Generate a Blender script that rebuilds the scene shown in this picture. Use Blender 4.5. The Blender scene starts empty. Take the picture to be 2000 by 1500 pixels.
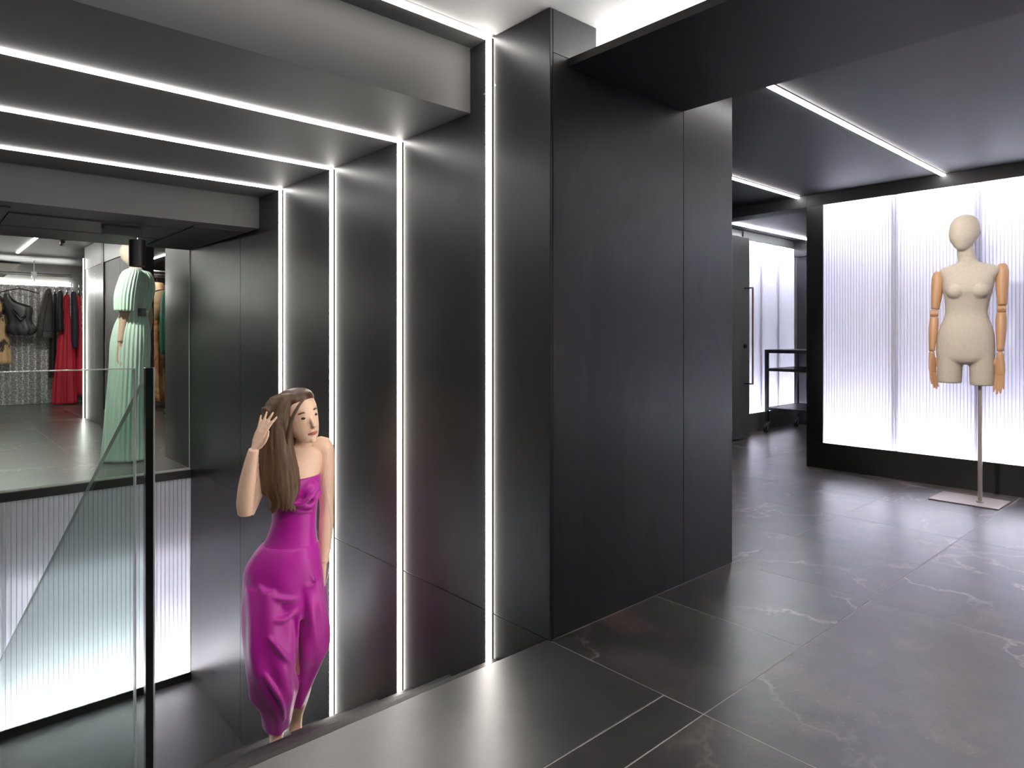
import bpy, bmesh, math, random
from mathutils import Vector, Matrix
random.seed(7)

# ------------------------------------------------------------------ camera
H = 1.05                                   # camera height above the shop floor
F, U0, V0 = 1304.7, 1000.0, 657.0          # focal length (px), principal column, horizon row of the 2000x1500 frame
FWD = Vector((0.6676, 0.7446, 0.0)).normalized()
RGT = Vector((FWD.y, -FWD.x, 0.0))
UP = Vector((0, 0, 1))
CAM = Vector((-1.558 * H, -1.549 * H, H))
scene = bpy.context.scene
col = scene.collection
cd = bpy.data.cameras.new('camera')
cam = bpy.data.objects.new('camera', cd)
col.objects.link(cam)
cam.location = CAM
cam.rotation_euler = (math.pi / 2, 0, -math.atan2(FWD.x, FWD.y))
cd.sensor_width = 36.0
cd.lens = 36.0 * F / 2000.0
cd.shift_y = (V0 - 750.0) / 2000.0
cd.clip_start = 0.02
scene.camera = cam

# ------------------------------------------------------------------ world, exposure
w = bpy.data.worlds.new('world')
scene.world = w
w.use_nodes = True
w.node_tree.nodes['Background'].inputs[0].default_value = (0.8, 0.85, 1.0, 1)
w.node_tree.nodes['Background'].inputs[1].default_value = 0.05
scene.view_settings.view_transform = 'Standard'
scene.view_settings.look = 'None'
scene.view_settings.gamma = 1.0
scene.view_settings.exposure = 0.5
scene.view_settings.use_curve_mapping = False
scene.cycles.max_bounces = 10
scene.cycles.diffuse_bounces = 5
scene.cycles.glossy_bounces = 5
scene.cycles.transparent_max_bounces = 16
scene.cycles.transmission_bounces = 8
scene.cycles.sample_clamp_indirect = 20.0
scene.cycles.use_denoising = True

# strengths of the LED lamps (all are modelled strips)
E_STAIR = 16.0
E_CEIL = 16.0
E_BOX = 68.0
E_SBOX = 92.0
E_BACK = 55.0
E_ROOM = 16.0
E_COVE = 60.0
E_FAR = 34.0

# ------------------------------------------------------------------ helpers
def P(u, v, t):
    return CAM + FWD * t + RGT * ((u - U0) / F * t) - UP * ((v - V0) / F * t)

def rot2(v, a):
    return Vector((v.x * math.cos(a) - v.y * math.sin(a), v.x * math.sin(a) + v.y * math.cos(a), v.z))

class MB:
    """collects vertices and faces of one mesh"""
    def __init__(s):
        s.v = []; s.f = []
    def box(s, x0, x1, y0, y1, z0, z1):
        b = len(s.v)
        for z in (z0, z1):
            s.v += [(x0, y0, z), (x1, y0, z), (x1, y1, z), (x0, y1, z)]
        s.f += [tuple(b + i for i in q) for q in ((3, 2, 1, 0), (4, 5, 6, 7), (0, 1, 5, 4), (1, 2, 6, 5), (2, 3, 7, 6), (3, 0, 4, 7))]
        return s
    def prism(s, pts, axis, a0, a1):
        """extrude a 2D polygon; axis 'x': pts are (y,z); 'y': (x,z); 'z': (x,y)"""
        b = len(s.v); n = len(pts)
        for a in (a0, a1):
            for p in pts:
                s.v.append({'x': (a, p[0], p[1]), 'y': (p[0], a, p[1]), 'z': (p[0], p[1], a)}[axis])
        s.f.append(tuple(b + i for i in range(n))); s.f.append(tuple(b + n + i for i in reversed(range(n))))
        for i in range(n):
            j = (i + 1) % n
            s.f.append((b + i, b + n + i, b + n + j, b + j))
        return s
    def rings(s, rs, cap=True):
        b = len(s.v); n = len(rs[0])
        for r in rs:
            s.v += [tuple(p) for p in r]
        for k in range(len(rs) - 1):
            for i in range(n):
                j = (i + 1) % n
                s.f.append((b + k * n + i, b + k * n + j, b + (k + 1) * n + j, b + (k + 1) * n + i))
        if cap:
            s.f.append(tuple(b + i for i in reversed(range(n))))
            s.f.append(tuple(b + (len(rs) - 1) * n + i for i in range(n)))
        return s
    def tube(s, path, rad, n=10, flat=1.0, flat_dir=None, cap=True):
        path = [Vector(p) for p in path]
        if not hasattr(rad, '__len__'): rad = [rad] * len(path)
        rs = []; ref = None
        for i, p in enumerate(path):
            d = (path[min(i + 1, len(path) - 1)] - path[max(i - 1, 0)])
            if d.length < 1e-9: d = Vector((0, 0, 1))
            d.normalize()
            if flat_dir is not None:
                a = Vector(flat_dir) - d * d.dot(Vector(flat_dir))
            elif ref is None:
                a = d.orthogonal()
            else:
                a = ref - d * d.dot(ref)
            a.normalize(); ref = a
            c = d.cross(a)
            rs.append([p + a * (math.cos(q) * rad[i]) + c * (math.sin(q) * rad[i] * flat) for q in [2 * math.pi * k / n for k in range(n)]])
        return s.rings(rs, cap)
    def cyl(s, p0, p1, r, n=20, r2=None):
        return s.tube([p0, p1], [r, r if r2 is None else r2], n)
    def sphere(s, c, r, n=16, m=10, sc=(1, 1, 1)):
        c = Vector(c); rs = []
        for k in range(m + 1):
            th = math.pi * (k + 0.02) / (m + 0.04)
            rs.append([c + Vector((r * sc[0] * math.sin(th) * math.cos(q), r * sc[1] * math.sin(th) * math.sin(q), -r * sc[2] * math.cos(th))) for q in [2 * math.pi * i / n for i in range(n)]])
        return s.rings(rs)
    def mesh(s, name, mat=None, smooth=False, bevel=0.0, xf=None):
        me = bpy.data.meshes.new(name)
        vs = [tuple(xf @ Vector(p)) for p in s.v] if xf is not None else s.v
        me.from_pydata(vs, [], s.f)
        bm = bmesh.new(); bm.from_mesh(me)
        bmesh.ops.recalc_face_normals(bm, faces=bm.faces)
        if bevel > 0:
            bmesh.ops.bevel(bm, geom=list(bm.edges), offset=bevel, segments=2, affect='EDGES', profile=0.6)
        bm.to_mesh(me); bm.free()
        if mat: me.materials.append(mat)
        if smooth:
            me.polygons.foreach_set('use_smooth', [True] * len(me.polygons))
        return me
    def build(s, name, mat=None, parent=None, smooth=False, bevel=0.0, xf=None, subsurf=0):
        o = bpy.data.objects.new(name, s.mesh(name, mat, smooth, bevel, xf))
        col.objects.link(o)
        if parent: o.parent = parent
        if subsurf:
            m = o.modifiers.new('sub', 'SUBSURF'); m.levels = subsurf; m.render_levels = subsurf
        return o

def crom(pts, n=6):
    """smooth a list of equal-length tuples with Catmull-Rom"""
    out = []
    for i in range(len(pts) - 1):
        p0 = pts[max(i - 1, 0)]; p1 = pts[i]; p2 = pts[i + 1]; p3 = pts[min(i + 2, len(pts) - 1)]
        for k in range(n):
            t = k / n
            out.append(tuple(0.5 * ((2 * b) + (-a + c) * t + (2 * a - 5 * b + 4 * c - d) * t * t + (-a + 3 * b - 3 * c + d) * t ** 3) for a, b, c, d in zip(p0, p1, p2, p3)))
    out.append(tuple(pts[-1]))
    return out

def organic(name, mb, mat, parent=None, voxel=0.006, smooth=6, fac=0.5):
    """fuse overlapping closed shapes into ONE continuous skin"""
    tmp = bpy.data.objects.new('tmp', mb.mesh('tmp'))
    col.objects.link(tmp)
    m = tmp.modifiers.new('r', 'REMESH'); m.mode = 'VOXEL'; m.voxel_size = voxel
    if smooth:
        k = tmp.modifiers.new('s', 'SMOOTH'); k.iterations = smooth; k.factor = fac
    dg = bpy.context.evaluated_depsgraph_get()
    me = bpy.data.meshes.new_from_object(tmp.evaluated_get(dg))
    bpy.data.objects.remove(tmp)
    me.name = name
    me.materials.clear(); me.materials.append(mat)
    me.polygons.foreach_set('use_smooth', [True] * len(me.polygons))
    o = bpy.data.objects.new(name, me); col.objects.link(o)
    if parent: o.parent = parent
    return o

def empty(name, loc=(0, 0, 0), rz=0.0):
    o = bpy.data.objects.new(name, None); col.objects.link(o)
    o.location = loc; o.rotation_euler = (0, 0, rz); o.empty_display_size = 0.1
    return o

def tag(o, label, cat, group=None):
    o['label'] = label; o['category'] = cat
    if group: o['group'] = group
    return o

def struct(o):
    o['kind'] = 'structure'; return o

class Frame:
    """a figure's own upright frame: ex across the line of sight, ey away along it; sizes read at its depth t"""
    def __init__(s, u0, t):
        s.u0, s.t = u0, t
        th = math.atan((u0 - U0) / F)
        s.c = math.cos(th)
        s.o = P(u0, V0, t)
        s.ey = (FWD * math.cos(th) + RGT * math.sin(th)).normalized()
        s.ex = Vector((s.ey.y, -s.ey.x, 0))
        s.sx = t / F * s.c; s.sz = t / F
    def pt(s, u, v, dy=0.0):
        return s.o + s.ex * ((u - s.u0) * s.sx) + s.ey * dy - UP * ((v - V0) * s.sz)
    def ring(s, u, v, a, b, dy=0.0, n=28, tilt=0.0, pw=1.0, turn=0.0):
        """horizontal ring; a half width in px, b half depth in m"""
        c = s.pt(u, v, dy); r = []
        for i in range(n):
            q = 2 * math.pi * i / n
            cx, cy = math.cos(q), math.sin(q)
            x = math.copysign(abs(cx) ** pw, cx) * a * s.sx; y = math.copysign(abs(cy) ** pw, cy) * b
            xr = x * math.cos(turn) - y * math.sin(turn); yr = x * math.sin(turn) + y * math.cos(turn)
            r.append(c + s.ex * xr + s.ey * yr + UP * (tilt * xr))
        return r

# ------------------------------------------------------------------ materials
def nodes(name):
    m = bpy.data.materials.new(name); m.use_nodes = True
    nt = m.node_tree
    return m, nt, nt.nodes['Principled BSDF'], nt.nodes['Material Output']

def ramp(nt, fac, stops):
    r = nt.nodes.new('ShaderNodeValToRGB')
    els = r.color_ramp.elements
    while len(els) < len(stops): els.new(0.5)
    for e, (p, c) in zip(els, stops):
        e.position = p; e.color = (*c, 1) if len(c) == 3 else c
    nt.links.new(fac, r.inputs[0])
    return r

def noise(nt, vec, scale, detail=4, rough=0.55, dist=0.0):
    n = nt.nodes.new('ShaderNodeTexNoise')
    n.inputs['Scale'].default_value = scale; n.inputs['Detail'].default_value = detail
    n.inputs['Roughness'].default_value = rough; n.inputs['Distortion'].default_value = dist
    if vec is not None: nt.links.new(vec, n.inputs['Vector'])
    return n

def coords(nt, scale=(1, 1, 1), kind='Object', rnd=False):
    tc = nt.nodes.new('ShaderNodeTexCoord')
    mp = nt.nodes.new('ShaderNodeMapping'); mp.inputs['Scale'].default_value = scale
    nt.links.new(tc.outputs[kind], mp.inputs['Vector'])
    if rnd:
        oi = nt.nodes.new('ShaderNodeObjectInfo')
        mu = nt.nodes.new('ShaderNodeMath'); mu.operation = 'MULTIPLY'; mu.inputs[1].default_value = 37.0
        nt.links.new(oi.outputs['Random'], mu.inputs[0])
        cb = nt.nodes.new('ShaderNodeCombineXYZ')
        for i in range(3): nt.links.new(mu.outputs[0], cb.inputs[i])
        nt.links.new(cb.outputs[0], mp.inputs['Location'])
    return mp.outputs[0]

def bump(nt, bs, height, strength, dist=0.01):
    b = nt.nodes.new('ShaderNodeBump'); b.inputs['Strength'].default_value = strength; b.inputs['Distance'].default_value = dist
    nt.links.new(height, b.inputs['Height']); nt.links.new(b.outputs[0], bs.inputs['Normal'])

def mix(nt, fac, a, b, mode='MIX'):
    m = nt.nodes.new('ShaderNodeMix'); m.data_type = 'RGBA'; m.blend_type = mode
    for sock, val in ((m.inputs[0], fac), (m.inputs[6], a), (m.inputs[7], b)):
        if isinstance(val, (int, float)): sock.default_value = val
        elif isinstance(val, tuple): sock.default_value = (*val, 1)
        else: nt.links.new(val, sock)
    return m.outputs[2]

def simple(name, c, rough=0.5, metal=0.0, var=0.12, scale=8.0, stretch=(1, 1, 1), bmp=0.0, sheen=0.0, spec=0.5):
    m, nt, bs, out = nodes(name)
    vec = coords(nt, stretch)
    n = noise(nt, vec, scale)
    lo = tuple(x * (1 - var) for x in c); hi = tuple(min(1, x * (1 + var)) for x in c)
    r = ramp(nt, n.outputs[0], [(0.3, lo), (0.7, hi)])
    nt.links.new(r.outputs[0], bs.inputs['Base Color'])
    bs.inputs['Roughness'].default_value = rough; bs.inputs['Metallic'].default_value = metal
    bs.inputs['Specular IOR Level'].default_value = spec
    if sheen:
        bs.inputs['Sheen Weight'].default_value = sheen
    if bmp: bump(nt, bs, n.outputs[0], bmp)
    return m

def emis(name, c, s):
    m = bpy.data.materials.new(name); m.use_nodes = True
    nt = m.node_tree; nt.nodes.clear()
    e = nt.nodes.new('ShaderNodeEmission'); e.inputs[0].default_value = (*c, 1); e.inputs[1].default_value = s
    o = nt.nodes.new('ShaderNodeOutputMaterial'); nt.links.new(e.outputs[0], o.inputs[0])
    return m

def blackened_steel(name, base=0.10, rough=0.40, patina=False, metal=0.55, spec=0.5):
    m, nt, bs, out = nodes(name)
    grain = noise(nt, coords(nt, (90, 90, 1.2)), 3.0, 3)
    cloud = noise(nt, coords(nt, (1, 1, 0.6)), 1.6, 4)
    c1 = ramp(nt, grain.outputs[0], [(0.25, (base * .86, base * .85, base * .86)), (0.75, (base * 1.12, base * 1.1, base * 1.1))])
    c2 = ramp(nt, cloud.outputs[0], [(0.3, (0.8, 0.8, 0.8)), (0.7, (1.15, 1.13, 1.12))])
    cc = mix(nt, 1.0, c1.outputs[0], c2.outputs[0], 'MULTIPLY')
    if patina:
        st = noise(nt, coords(nt, (1.6, 1.6, 0.75)), 1.15, 5, 0.5, 0.5)
        pr = ramp(nt, st.outputs[0], [(0.485, (0.93, 0.925, 0.93)), (0.50, (1.09, 1.09, 1.10))])
        cc = mix(nt, 1.0, cc, pr.outputs[0], 'MULTIPLY')
    nt.links.new(cc, bs.inputs['Base Color'])
    rr = ramp(nt, cloud.outputs[0], [(0.3, (rough * .92,) * 3), (0.7, (rough * 1.1,) * 3)])
    nt.links.new(rr.outputs[0], bs.inputs['Roughness'])
    bs.inputs['Metallic'].default_value = metal; bs.inputs['Specular IOR Level'].default_value = spec
    bump(nt, bs, grain.outputs[0], 0.05, 0.002)
    return m

M = {}
M['steel'] = blackened_steel('blackened_steel', 0.028, 0.335, metal=0.2, spec=0.42)
M['steel_patina'] = blackened_steel('patinated_steel', 0.045, 0.36, True, 0.3, 0.35)
M['plate'] = blackened_steel('floor_plate_steel', 0.22, 0.335, metal=0.9)
M['tread'] = blackened_steel('tread_steel', 0.07, 0.42, metal=0.3, spec=0.4)
M['door_steel'] = blackened_steel('satin_door_steel', 0.22, 0.36, metal=0.4)
M['dark_paint'] = simple('dark_grey_paint', (0.036, 0.0355, 0.037), 0.55, 0, 0.06, 3.0)
M['grey_paint'] = simple('warm_grey_paint', (0.058, 0.056, 0.055), 0.6, 0, 0.04, 3.0)
M['black_board'] = simple('black_board', (0.016, 0.0155, 0.017), 0.55, 0, 0.08, 3.0)
M['white_paint'] = simple('white_ceiling_paint', (0.80, 0.79, 0.78), 0.7, 0, 0.02, 2.0)
M['cream_paint'] = simple('cream_bulkhead_paint', (0.55, 0.52, 0.47), 0.7, 0, 0.03, 2.0)
M['grout'] = simple('pale_grout', (0.50, 0.47, 0.44), 0.8, 0, 0.1, 30.0)
M['black_metal'] = simple('black_powder_coat', (0.02, 0.02, 0.022), 0.42, 0.2, 0.1, 20.0)
M['chrome'] = simple('chrome', (0.75, 0.75, 0.76), 0.14, 1.0, 0.03, 4.0)
M['satin_nickel'] = simple('satin_nickel', (0.66, 0.58, 0.53), 0.34, 0.6, 0.05, 30.0, (1, 1, 0.05))
M['copper'] = simple('copper_edge', (0.50, 0.27, 0.18), 0.35, 0.6, 0.1, 10.0)
M['rubber'] = simple('black_rubber', (0.015, 0.015, 0.016), 0.6, 0, 0.1, 10.0)
M['screw'] = simple('steel_screw', (0.55, 0.55, 0.55), 0.3, 1.0, 0.1, 10.0)
M['linen'] = simple('linen_body_cover', (0.56, 0.49, 0.41), 0.85, 0, 0.05, 60.0, bmp=0.05)
M['wood'] = simple('beech_wood', (0.55, 0.31, 0.17), 0.45, 0, 0.10, 6.0, (9, 9, 0.8))
M['skin'] = simple('skin', (0.88, 0.60, 0.44), 0.5, 0, 0.05, 12.0)
M['skin'].node_tree.nodes['Principled BSDF'].inputs['Subsurface Weight'].default_value = 0.12
M['skin'].node_tree.nodes['Principled BSDF'].inputs['Subsurface Radius'].default_value = (0.02, 0.008, 0.004)
M['skin_doll'] = simple('mannequin_skin', (0.50, 0.36, 0.25), 0.55, 0, 0.05, 12.0)
M['lip'] = simple('lips', (0.50, 0.16, 0.15), 0.4, 0, 0.05, 12.0)
M['eye'] = simple('eyes', (0.04, 0.025, 0.02), 0.2, 0, 0.05, 12.0)
M['magenta'] = simple('magenta_satin', (0.46, 0.003, 0.32), 0.46, 0, 0.14, 5.0, bmp=0.02, sheen=0.3)
M['hair'] = simple('brown_hair', (0.10, 0.052, 0.026), 0.42, 0, 0.5, 5.0, (6, 6, 0.7))
M['stripe'] = simple('white_stripe', (0.75, 0.65, 0.6), 0.4, 0, 0.05, 10.0)
M['mint'] = simple('mint_pleated_chiffon', (0.50, 0.70, 0.59), 0.65, 0, 0.08, 6.0, (4, 4, 0.5), sheen=0.3)
M['red'] = simple('red_crepe', (0.48, 0.012, 0.035), 0.6, 0, 0.15, 4.0)
M['crimson'] = simple('crimson_crepe', (0.38, 0.02, 0.06), 0.6, 0, 0.15, 4.0)
M['navy'] = simple('navy_wool', (0.018, 0.018, 0.032), 0.75, 0, 0.15, 10.0)
M['black_cloth'] = simple('black_cloth', (0.012, 0.012, 0.013), 0.6, 0, 0.2, 8.0)
M['black_satin'] = simple('black_satin', (0.014, 0.016, 0.016), 0.36, 0, 0.3, 6.0)
M['grey_wool'] = simple('charcoal_wool', (0.065, 0.06, 0.056), 0.85, 0, 0.12, 30.0)
M['green'] = simple('emerald_cloth', (0.008, 0.13, 0.07), 0.55, 0, 0.2, 5.0)
M['brown_panel'] = simple('smoked_oak_panel', (0.05, 0.041, 0.038), 0.5, 0, 0.15, 4.0, (8, 8, 0.6))

def print_cloth(name, base, ink, scale, lo, hi):
    m, nt, bs, out = nodes(name)
    n = noise(nt, coords(nt, (1, 1, 0.7)), scale, 4, 0.6, 0.8)
    r = ramp(nt, n.outputs[0], [(lo, base), (hi, ink)])
    nt.links.new(r.outputs[0], bs.inputs['Base Color']); bs.inputs['Roughness'].default_value = 0.7
    return m
M['leaf_print'] = print_cloth('beige_leaf_print', (0.62, 0.42, 0.22), (0.05, 0.035, 0.025), 4.5, 0.50, 0.56)
M['orange_print'] = print_cloth('orange_floral_print', (0.80, 0.48, 0.22), (0.60, 0.17, 0.06), 6.0, 0.45, 0.62)
M['peach_print'] = print_cloth('peach_print', (0.86, 0.60, 0.36), (0.74, 0.42, 0.20), 7.0, 0.46, 0.6)
M['dot_print'] = print_cloth('red_white_print', (0.75, 0.68, 0.66), (0.45, 0.03, 0.05), 22.0, 0.48, 0.54)

def slate():
    m, nt, bs, out = nodes('slate_tile')
    v = coords(nt, (1, 1, 1), 'Object', True)
    big = noise(nt, v, 2.3, 8, 0.66, 0.35)
    rust = noise(nt, v, 3.1, 6, 0.6, 0.4)
    fine = noise(nt, v, 85.0, 3, 0.6)
    vein = nt.nodes.new('ShaderNodeTexVoronoi'); vein.feature = 'DISTANCE_TO_EDGE'; vein.inputs['Scale'].default_value = 1.15
    wob = noise(nt, v, 2.2, 5, 0.6)
    va = mix(nt, 0.42, v, wob.outputs['Color'], 'LINEAR_LIGHT'); nt.links.new(va, vein.inputs['Vector'])
    base = ramp(nt, big.outputs[0], [(0.28, (0.018, 0.018, 0.020)), (0.42, (0.040, 0.036, 0.036)), (0.52, (0.062, 0.054, 0.051)), (0.70, (0.125, 0.108, 0.100))])
    rc = ramp(nt, rust.outputs[0], [(0.55, (0, 0, 0)), (0.66, (0.4, 0.4, 0.4)), (0.76, (0.9, 0.9, 0.9))])
    c1 = mix(nt, rc.outputs[0], base.outputs[0], (0.19, 0.115, 0.080))
    vm = ramp(nt, vein.outputs['Distance'], [(0.0, (0.75, 0.75, 0.75)), (0.012, (0.25, 0.25, 0.25)), (0.022, (0, 0, 0))])
    gate = noise(nt, v, 1.3, 3)
    gr = ramp(nt, gate.outputs[0], [(0.44, (0, 0, 0)), (0.56, (1, 1, 1))])
    vg = mix(nt, 1.0, vm.outputs[0], gr.outputs[0], 'MULTIPLY')
    c2 = mix(nt, vg, c1, (0.38, 0.31, 0.27))
    sp = ramp(nt, fine.outputs[0], [(0.60, (0, 0, 0)), (0.70, (0.6, 0.6, 0.6))])
    spg = mix(nt, 1.0, sp.outputs[0], ramp(nt, rust.outputs[0], [(0.48, (0, 0, 0)), (0.6, (1, 1, 1))]).outputs[0], 'MULTIPLY')
    c3 = mix(nt, spg, c2, (0.24, 0.19, 0.17))
    oi = nt.nodes.new('ShaderNodeObjectInfo')
    tone = ramp(nt, oi.outputs['Random'], [(0.0, (0.82, 0.82, 0.86)), (1.0, (1.22, 1.16, 1.12))])
    c4 = mix(nt, 1.0, c3, tone.outputs[0], 'MULTIPLY')
    nt.links.new(c4, bs.inputs['Base Color'])
    rr = ramp(nt, big.outputs[0], [(0.3, (0.305,) * 3), (0.7, (0.34,) * 3)])
    nt.links.new(rr.outputs[0], bs.inputs['Roughness'])
    bs.inputs['Specular IOR Level'].default_value = 1.0
    bs.inputs['Coat Weight'].default_value = 0.42; bs.inputs['Coat Roughness'].default_value = 0.32; bs.inputs['Coat IOR'].default_value = 1.6
    lay = noise(nt, coords(nt, (3, 14, 1), 'Object', True), 3.0, 4, 0.6)
    hm = mix(nt, 0.35, lay.outputs[0], fine.outputs[0])
    bump(nt, bs, hm, 0.05, 0.002)
    return m
M['slate'] = slate()

def poly_sheet(name, c, tr):
    m = bpy.data.materials.new(name); m.use_nodes = True
    nt = m.node_tree; nt.nodes.clear()
    t = nt.nodes.new('ShaderNodeBsdfTranslucent'); t.inputs[0].default_value = (*c, 1)
    d = nt.nodes.new('ShaderNodeBsdfDiffuse'); d.inputs[0].default_value = (*c, 1)
    g = nt.nodes.new('ShaderNodeBsdfGlossy'); g.inputs['Roughness'].default_value = 0.25; g.inputs[0].default_value = (1, 1, 1, 1)
    n = noise(nt, coords(nt, (1, 1, 0.1)), 3.0)
    r = ramp(nt, n.outputs[0], [(0.3, tuple(x * .97 for x in c)), (0.7, c)])
    nt.links.new(r.outputs[0], t.inputs[0])
    m1 = nt.nodes.new('ShaderNodeMixShader'); m1.inputs[0].default_value = tr
    nt.links.new(d.outputs[0], m1.inputs[1]); nt.links.new(t.outputs[0], m1.inputs[2])
    f = nt.nodes.new('ShaderNodeFresnel'); f.inputs[0].default_value = 1.45
    m2 = nt.nodes.new('ShaderNodeMixShader'); nt.links.new(f.outputs[0], m2.inputs[0])
    nt.links.new(m1.outputs[0], m2.inputs[1]); nt.links.new(g.outputs[0], m2.inputs[2])
    o = nt.nodes.new('ShaderNodeOutputMaterial'); nt.links.new(m2.outputs[0], o.inputs[0])
    return m
M['poly'] = poly_sheet('opal_polycarbonate', (0.88, 0.88, 0.93), 0.62)
M['poly_stair'] = poly_sheet('opal_polycarbonate_stair', (0.90, 0.90, 0.92), 0.60)
M['box_white'] = simple('light_box_white', (0.82, 0.82, 0.86), 0.8, 0, 0.01, 2.0)
M['stud'] = simple('violet_grey_stud', (0.30, 0.29, 0.38), 0.6, 0, 0.03, 5.0)

def glass(name, tint, refl=1.0, ior=1.5):
    m = bpy.data.materials.new(name); m.use_nodes = True
    nt = m.node_tree; nt.nodes.clear()
    t = nt.nodes.new('ShaderNodeBsdfTransparent'); t.inputs[0].default_value = (*tint, 1)
    g = nt.nodes.new('ShaderNodeBsdfGlossy'); g.inputs['Roughness'].default_value = 0.0
    g.inputs[0].default_value = (refl, refl, refl, 1)
    f = nt.nodes.new('ShaderNodeFresnel')
    ge = nt.nodes.new('ShaderNodeNewGeometry')            # same reflectance on the inner side of the pane
    mr = nt.nodes.new('ShaderNodeMapRange'); mr.inputs['To Min'].default_value = ior; mr.inputs['To Max'].default_value = 1 / ior
    nt.links.new(ge.outputs['Backfacing'], mr.inputs['Value']); nt.links.new(mr.outputs[0], f.inputs[0])
    mx = nt.nodes.new('ShaderNodeMixShader')
    nt.links.new(f.outputs[0], mx.inputs[0]); nt.links.new(t.outputs[0], mx.inputs[1]); nt.links.new(g.outputs[0], mx.inputs[2])
    o = nt.nodes.new('ShaderNodeOutputMaterial'); nt.links.new(mx.outputs[0], o.inputs[0])
    return m
M['glass'] = glass('clear_green_glass', (0.93, 0.97, 0.95), 0.5, 1.45)
M['glass_screen'] = glass('clear_shop_glass', (0.97, 0.99, 0.98), 0.10, 1.3)
M['glass_rake'] = glass('green_raking_glass', (0.88, 0.945, 0.91), 0.5, 1.15)
M['glass_edge'] = simple('polished_glass_edge', (0.85, 0.90, 0.86), 0.15, 0.0, 0.05, 10.0)
M['glass_edge'].node_tree.nodes['Principled BSDF'].inputs['Transmission Weight'].default_value = 0.35
M['glass_dark_edge'] = simple('dark_glass_edge', (0.012, 0.018, 0.016), 0.1, 0.0, 0.3, 10.0, (1, 1, 0.2))

def curtain_mat():
    m, nt, bs, out = nodes('silver_mesh_curtain')
    v = nt.nodes.new('ShaderNodeTexVoronoi'); v.inputs['Scale'].default_value = 45.0
    nt.links.new(coords(nt, (1, 1, 1)), v.inputs['Vector'])
    r = ramp(nt, v.outputs['Distance'], [(0.15, (0.85, 0.85, 0.86)), (0.6, (0.38, 0.38, 0.38))])
    nt.links.new(r.outputs[0], bs.inputs['Base Color'])
    bs.inputs['Metallic'].default_value = 0.35; bs.inputs['Roughness'].default_value = 0.4
    bump(nt, bs, v.outputs['Distance'], 0.4, 0.01)
    return m
M['curtain'] = curtain_mat()

WARM = (1.0, 0.955, 0.90)
COOL = (0.93, 0.96, 1.0)
M['led_stair'] = emis('led_stair', WARM, E_STAIR)
M['led_ceil'] = emis('led_ceiling', (1.0, 0.965, 0.93), E_CEIL)
M['led_room'] = emis('led_room', (1.0, 0.975, 0.96), E_ROOM)
M['led_cool'] = emis('led_cool', COOL, E_BACK)
M['led_box'] = emis('led_box', (0.95, 0.955, 1.0), E_BOX)
M['led_box_stair'] = emis('led_box_stair', (1.0, 0.985, 0.97), E_SBOX)
M['led_cove'] = emis('led_cove', (1.0, 0.985, 0.97), E_COVE)
M['led_far'] = emis('led_far', (1.0, 0.97, 0.92), E_FAR)

# ------------------------------------------------------------------ key sizes (metres)
CEIL = 2.187                 # shop ceiling
SOF = 2.005                  # underside of the black soffit board
LOW = 1.930                  # dropped ceiling over the stair
LOW2 = 1.735                 # last dropped ceiling in front of the far glass
YG = 4.01                    # far glass / backlit stair wall
ZL = -1.66                   # lower landing
XW = 1.195                   # end of the dark wall block
XP = 3.745                   # plane of the right-hand light wall
YB = 2.08                    # back wall of the right room
XE = 6.30                    # end wall of the back room
SY = [0.322, 0.947, 1.603, 2.255]            # LED positions along the stair wall
RUN, RISE = 0.2565 + 0.0285, 0.166
XS = -1.25                   # left side of the stair

# ------------------------------------------------------------------ floor
fm = MB()
fm.box(-4.5, XE + .2, -5.2, -0.003, -0.10, -0.0004)            # in front of the stair
fm.box(0.02, XE + .2, -0.003, YB + .2, -0.10, -0.0004)          # right rooms
fm.box(-4.5, 4.2, YG + .01, 11.4, -0.065, -0.0004)              # beyond the glass
fl = struct(fm.build('floor', M['grout']))
tile_cache = {}
def tile(x0, x1, y0, y1):
    g = 0.0020
    key = (round(x1 - x0, 3), round(y1 - y0, 3))
    if key not in tile_cache:
        a, b = key[0] / 2 - g, key[1] / 2 - g
        tile_cache[key] = MB().box(-a, a, -b, b, -0.010, 0.0).mesh('tile', M['slate'], bevel=0.0003)
    o = bpy.data.objects.new('tile', tile_cache[key]); col.objects.link(o)
    o.location = ((x0 + x1) / 2, (y0 + y1) / 2, 0.0); o.parent = fl
def cuts(a, b, step, off=0.0):
    c = [a]; k = math.ceil((a - off) / step + 1e-6)
    while off + k * step < b - 1e-6:
        if off + k * step > a + 1e-6: c.append(off + k * step)
        k += 1
    return c + [b]
def tiles(xs, ys):
    for i in range(len(xs) - 1):
        for j in range(len(ys) - 1):
            tile(xs[i], xs[i + 1], ys[j], ys[j + 1])
tiles(cuts(0.0, XE, 0.6), [-0.6, 0.0])
tiles(cuts(1.2, XE, 0.6), cuts(0.0, YB, 0.6))
tiles(cuts(-4.5, XE, 1.2), [-5.2, -4.2, -3.0, -1.8, -0.6])
tiles(cuts(-4.5, 0.0, 1.2), [-0.6, -0.468])
tiles(cuts(-4.5, 0.0, 0.6), cuts(YG + .02, 11.1, 1.2, YG + .8))
tiles(cuts(0.0, 4.2, 0.6), cuts(4.75, 11.1, 1.2, YG + .8))
# black steel landing plate in front of the stair, with its turned-down nosing
lp = MB().box(-4.5, -0.001, -0.466, 0.012, -0.012, 0.001).build('landing_plate', M['plate'], fl, bevel=0.0015)
MB().box(-4.5, -0.001, 0.0, 0.012, -0.145, -0.012).build('nosing', M['tread'], fl, bevel=0.0015)
MB().box(-4.5, XS, 0.013, 0.05, -2.0, -0.02).build('void_edge_panel', M['steel'], fl)

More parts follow.
